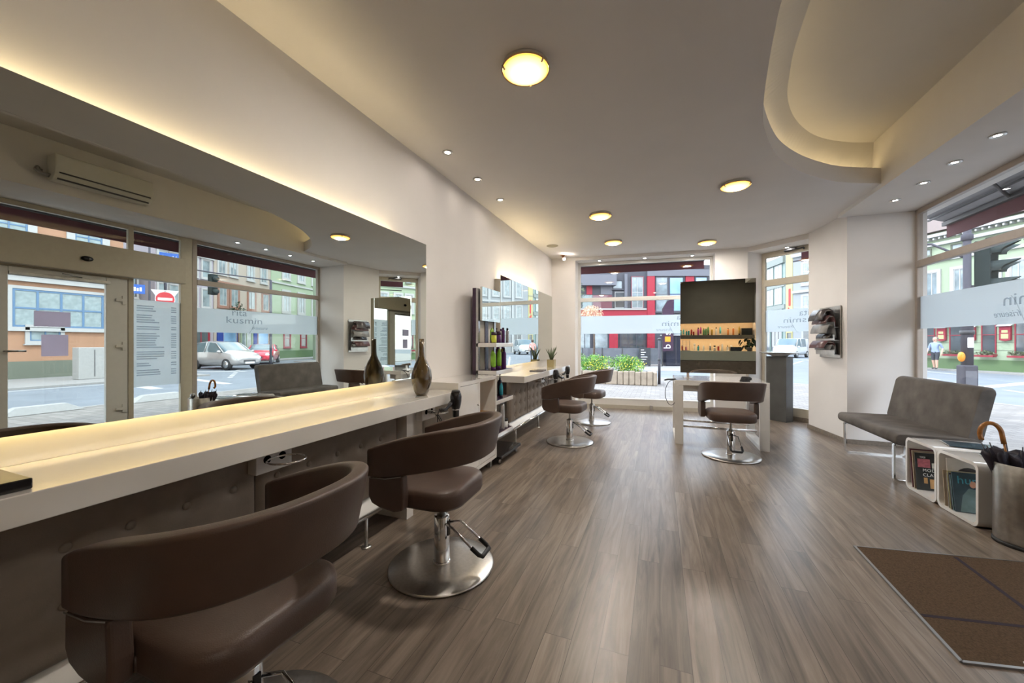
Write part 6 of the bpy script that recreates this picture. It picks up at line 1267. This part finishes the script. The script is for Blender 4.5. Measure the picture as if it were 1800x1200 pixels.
# ------------------------------------------------------------------ cars
def car(name, loc, heading, label, paint, kind='hatch', plate=True):
    """local +x = forward"""
    t = thing(name, (loc[0],loc[1],GZ-.008), label, 'van' if kind == 'van' else 'car', rz=heading)
    if kind == 'van':
        L, Wd = 4.75, .95; st = [(-2.37,.45,1.05,1.80,.80),(-2.30,.35,1.06,1.90,.93),(-1.3,.28,1.08,1.93,.95),(.2,.28,1.08,1.93,.95),(.95,.28,1.08,1.88,.95),(1.55,.28,1.05,1.24,.95),(2.05,.30,.98,1.05,.93),(2.30,.34,.80,.90,.86),(2.37,.42,.66,.72,.72)]; cab = (1,5); rw, wr, ax = .78, .33, (-1.45,1.55)
    elif kind == 'mini':
        L, Wd = 3.63, .84; st = [(-1.81,.45,.80,.86,.70),(-1.74,.32,.88,1.20,.81),(-1.45,.24,.90,1.38,.84),(-.4,.22,.91,1.42,.84),(.25,.22,.91,1.38,.84),(.75,.22,.90,.98,.84),(1.35,.24,.84,.90,.82),(1.70,.30,.70,.76,.74),(1.81,.40,.58,.62,.60)]; cab = (1,5); rw, wr, ax = .66, .30, (-1.2,1.25)
    else:
        L, Wd = 3.75, .86; st = [(-1.87,.48,.86,.95,.72),(-1.80,.34,.95,1.25,.82),(-1.35,.25,.97,1.52,.86),(-.5,.22,.97,1.59,.86),(.20,.22,.96,1.53,.86),(.98,.22,.95,1.08,.86),(1.50,.24,.86,.94,.84),(1.78,.30,.68,.76,.75),(1.88,.40,.56,.62,.60)]; cab = (1,5); rw, wr, ax = .68, .31, (-1.25,1.22)
    body = MB(); glass = MB(); rings = []
    for i,(x,zb,zs,zr,hw) in enumerate(st):
        inside = cab[0] <= i <= cab[1]-1+0; tw = hw*rw/ .86 if inside else hw*.80
        tw = min(tw, hw*.86)
        half = [(hw*.80,zb),(hw*.98,zb+.10),(hw,(zb+zs)/2+.05),(hw*.97,zs),(tw,zr-.05 if zr-zs > .15 else (zs+zr)/2),(tw*.82,zr),(0,zr+.015)]
        rings.append([(x,y,z) for y,z in half]+[(x,-y,z) for y,z in half[-2::-1]])
    n = len(rings[0])
    for r in rings: body.v += r
    for i in range(len(rings)-1):
        for k in range(n-1):
            f = (i*n+k,i*n+k+1,(i+1)*n+k+1,(i+1)*n+k); side = k in (3,n-5); top = k in (4,5,n-7,n-6)
            g = (side and cab[0] <= i < cab[1]) or (top and (i == cab[1]-1)) or (top and i == 1 and kind != 'van' )
            if kind == 'van' and i in (1,): g = False
            (glass if g else body).f.append(list(f)); (glass if g else body).mi.append(0); (glass if g else body).sm.append(True)
        f = (i*n+n-1,i*n,(i+1)*n,(i+1)*n+n-1); body.f.append(list(f)); body.mi.append(0); body.sm.append(False)
    for i in (0,len(rings)-1): body.f.append([i*n+k for k in range(n)]); body.mi.append(0); body.sm.append(False)
    glass.v = list(body.v)
    used = sorted({i for f in glass.f for i in f}); mp = {j:i for i,j in enumerate(used)}; glass.v = [body.v[j] for j in used]; glass.f = [[mp[i] for i in f] for f in glass.f]
    P('body', body, paint, t); gl = P('windows', glass, 'car_glass', t)
    # door pillars
    b = MB()
    i = 3; x = st[i][0]
    for sd in (-1,1):
        r = rings[i]; p, q = r[3], r[4]; b.tube([(p[0]-.0,sd*(abs(p[1])+.005),p[2]),(q[0],sd*(abs(q[1])+.005),q[2])],.035,6)
        p, q = rings[4][4], rings[5][4]; b.tube([(p[0],sd*abs(p[1]),p[2]),(q[0],sd*(abs(rings[5][3][1])-.02),rings[5][3][2])],.03,6)
    P('pillar', b, paint, t)
    for xx in ax:
        for sd in (-1,1):
            b = MB(); y0 = sd*(st[3][4]-.17); y1 = sd*(st[3][4]+.012); b.tube([(xx,y0,wr),(xx,y1,wr)],wr,24); w_ = P('wheel', b, 'tyre', t); b = MB(); b.tube([(xx,y1-sd*.01,wr),(xx,y1+sd*.008,wr)],wr*.64,16); P('hubcap', b, 'silver', w_)
    xf_ = st[-2][0]
    for sd in (-1,1):
        b = MB(); b.sphere((xf_-.02,sd*st[-2][4]*.80,st[-2][2]-.02),.13,12,8,(.9,1.1,.8)); P('headlight', b, 'lamp_clear', t)
        b = MB(); b.sphere((st[5][0]-.15,sd*(Wd+.10),st[5][2]+.06),.11,10,8,(.6,1,.7)); P('wing_mirror', b, paint, t)
    b = MB(); b.box(xf_+.06,-.34,.42,xf_+.115,.34,.54); P('grille', b, 'metal_dark', t); b = MB(); b.box(xf_+.10,-.26,.34,xf_+.135,.26,.44); P('number_plate', b, 'white_plastic', t)
    return t
car('silver_car', (19.3,14.55), math.atan2(-.30,-.95)+R(8)+R(-28), 'silver hatchback crossing the junction, seen in the long mirror', 'car_silver')
car('red_car', (22.9,19.3), math.atan2(-1,-.95), 'small red car behind the silver one, seen in the long mirror', 'car_red', 'mini')
car('parked_red_car', (23.6,16.0), math.atan2(-1,-.1), 'red car half hidden behind the silver one at its rear, seen in the long mirror', 'car_red', 'mini')
car('white_van', (12.5,46.6), math.atan2(-1,-.62), 'white van down the street behind the corner door', 'car_white', 'van')

# ------------------------------------------------------------------ pedestrians
def person(loc, heading, label, joints, zones, hair, parts=()):
    """joints: list of (name, parent, xyz, radius); local +x is forward. zones: [(z_top, material)] from the feet up"""
    t = thing('person', (loc[0],loc[1],loc[2]), label, 'person', rz=heading)
    me = bpy.data.meshes.new('body'); idx = {j[0]:i for i,j in enumerate(joints)}
    me.from_pydata([j[2] for j in joints], [(idx[j[0]],idx[j[1]]) for j in joints if j[1]], [])
    o = bpy.data.objects.new('body', me); C.objects.link(o); md = o.modifiers.new('skin','SKIN'); md.use_smooth_shade = True; sb = o.modifiers.new('sub','SUBSURF'); sb.levels = 2; sb.render_levels = 2
    for i,j in enumerate(joints):
        s = me.skin_vertices[0].data[i]; r = j[3]; s.radius = r if isinstance(r,tuple) else (r,r); s.use_root = (i == 0)
    dg = bpy.context.evaluated_depsgraph_get(); m2 = bpy.data.meshes.new_from_object(o.evaluated_get(dg)); o.modifiers.clear(); o.data = m2; bpy.data.meshes.remove(me); o.parent = t
    names = []
    for z, m in zones:
        if m not in names: names.append(m)
    m2.materials.clear()
    for m in names: m2.materials.append(M[m])
    for p in m2.polygons:
        c = p.center; p.use_smooth = True
        for z, m in zones:
            if c.z <= z: p.material_index = names.index(m); break
        if abs(c.y) > .235 and c.z < 1.12 and 'skin' in names: p.material_index = names.index('skin')
    hz = max(v.co.z for v in m2.vertices); b = MB(); b.sphere((hair[0]-.022,0,hz-.078),.118,20,12,(1.0,.98,.92)); P('hair', b, hair[1], t)
    for s_ in (-1,1):
        b = MB(); b.sphere((.094,.034*s_,hz-.105),.013,8,6,(.6,1.2,.8)); P('eye', b, 'black_plastic', t)
        b = MB(); b.sphere((.0,.100*s_,hz-.125),.028,8,6,(.7,.4,1.2)); P('ear', b, 'skin', t)
    b = MB(); b.sphere((.098,0,hz-.178),.022,8,6,(.4,1.2,.35)); P('mouth', b, 'bottle_red', t)
    b = MB(); b.sphere((.105,0,hz-.135),.018,8,6,(1,.8,1.3)); P('nose', b, 'skin', t)
    for mt, fn in parts: fn(t, mt)
    return t
def body_joints(step=.14, arm=.06, lean=.0):
    J = [('pelvis',None,(0,0,.95),(.150,.125)),('waist','pelvis',(lean*.3,0,1.10),(.145,.11)),('chest','waist',(lean*.6,0,1.30),(.165,.12)),('neck','chest',(lean,0,1.48),.058),('jaw','neck',(lean+.025,0,1.575),.085),('head','jaw',(lean+.01,0,1.66),.104),('crown','head',(lean,0,1.73),.075)]
    for s,n in ((1,'l'),(-1,'r')):
        st = step*s
        J += [('hip'+n,'pelvis',(0,.095*s,.86),.105),('knee'+n,'hip'+n,(st*.55+.03,.10*s,.48),.065),('ankle'+n,'knee'+n,(st-.03,.10*s,.09),.042),('toe'+n,'ankle'+n,(st+.14,.115*s,.035),.035)]
        J += [('sh'+n,'chest',(lean*.7,.185*s,1.40),.065),('el'+n,'sh'+n,(lean*.5-arm*s-.03,.255*s,1.13),.045),('wr'+n,'el'+n,(lean*.5-arm*s+.08,.27*s,.90),.033),('hand'+n,'wr'+n,(lean*.5-arm*s+.11,.27*s,.82),.030)]
        hx = lean*.5-arm*s+.11
        for k,(dx,ln) in enumerate(((-.026,.062),(-.009,.078),(.009,.074),(.026,.064))):
            J += [('f%d'%k+n,'hand'+n,(hx+dx,.268*s,.82-.035),.0105),('g%d'%k+n,'f%d'%k+n,(hx+dx+.012,.262*s,.82-.035-ln),.008)]
        J += [('th'+n,'hand'+n,(hx+.040,.255*s,.805),.011),('tt'+n,'th'+n,(hx+.050,.248*s,.762),.009)]
    return J
person((13.86,27.45,GZ+.06), math.atan2(-.6,-.8), 'person in a pale blue shirt and dark shorts walking past the green inn', body_joints(.10), [(.10,'shoe'),(.50,'skin'),(.93,'trousers_dark'),(1.46,'shirt_blue'),(3,'skin')], (-.015,'hair_grey'))
person((5.6,29.3,GZ), math.atan2(1,.4), 'person in a salmon jacket and dark trousers walking away, seen in the far mirror', body_joints(.16), [(.10,'shoe'),(.90,'trousers_dark'),(1.47,'shirt_pink'),(3,'skin')], (-.02,'hair_brown'))
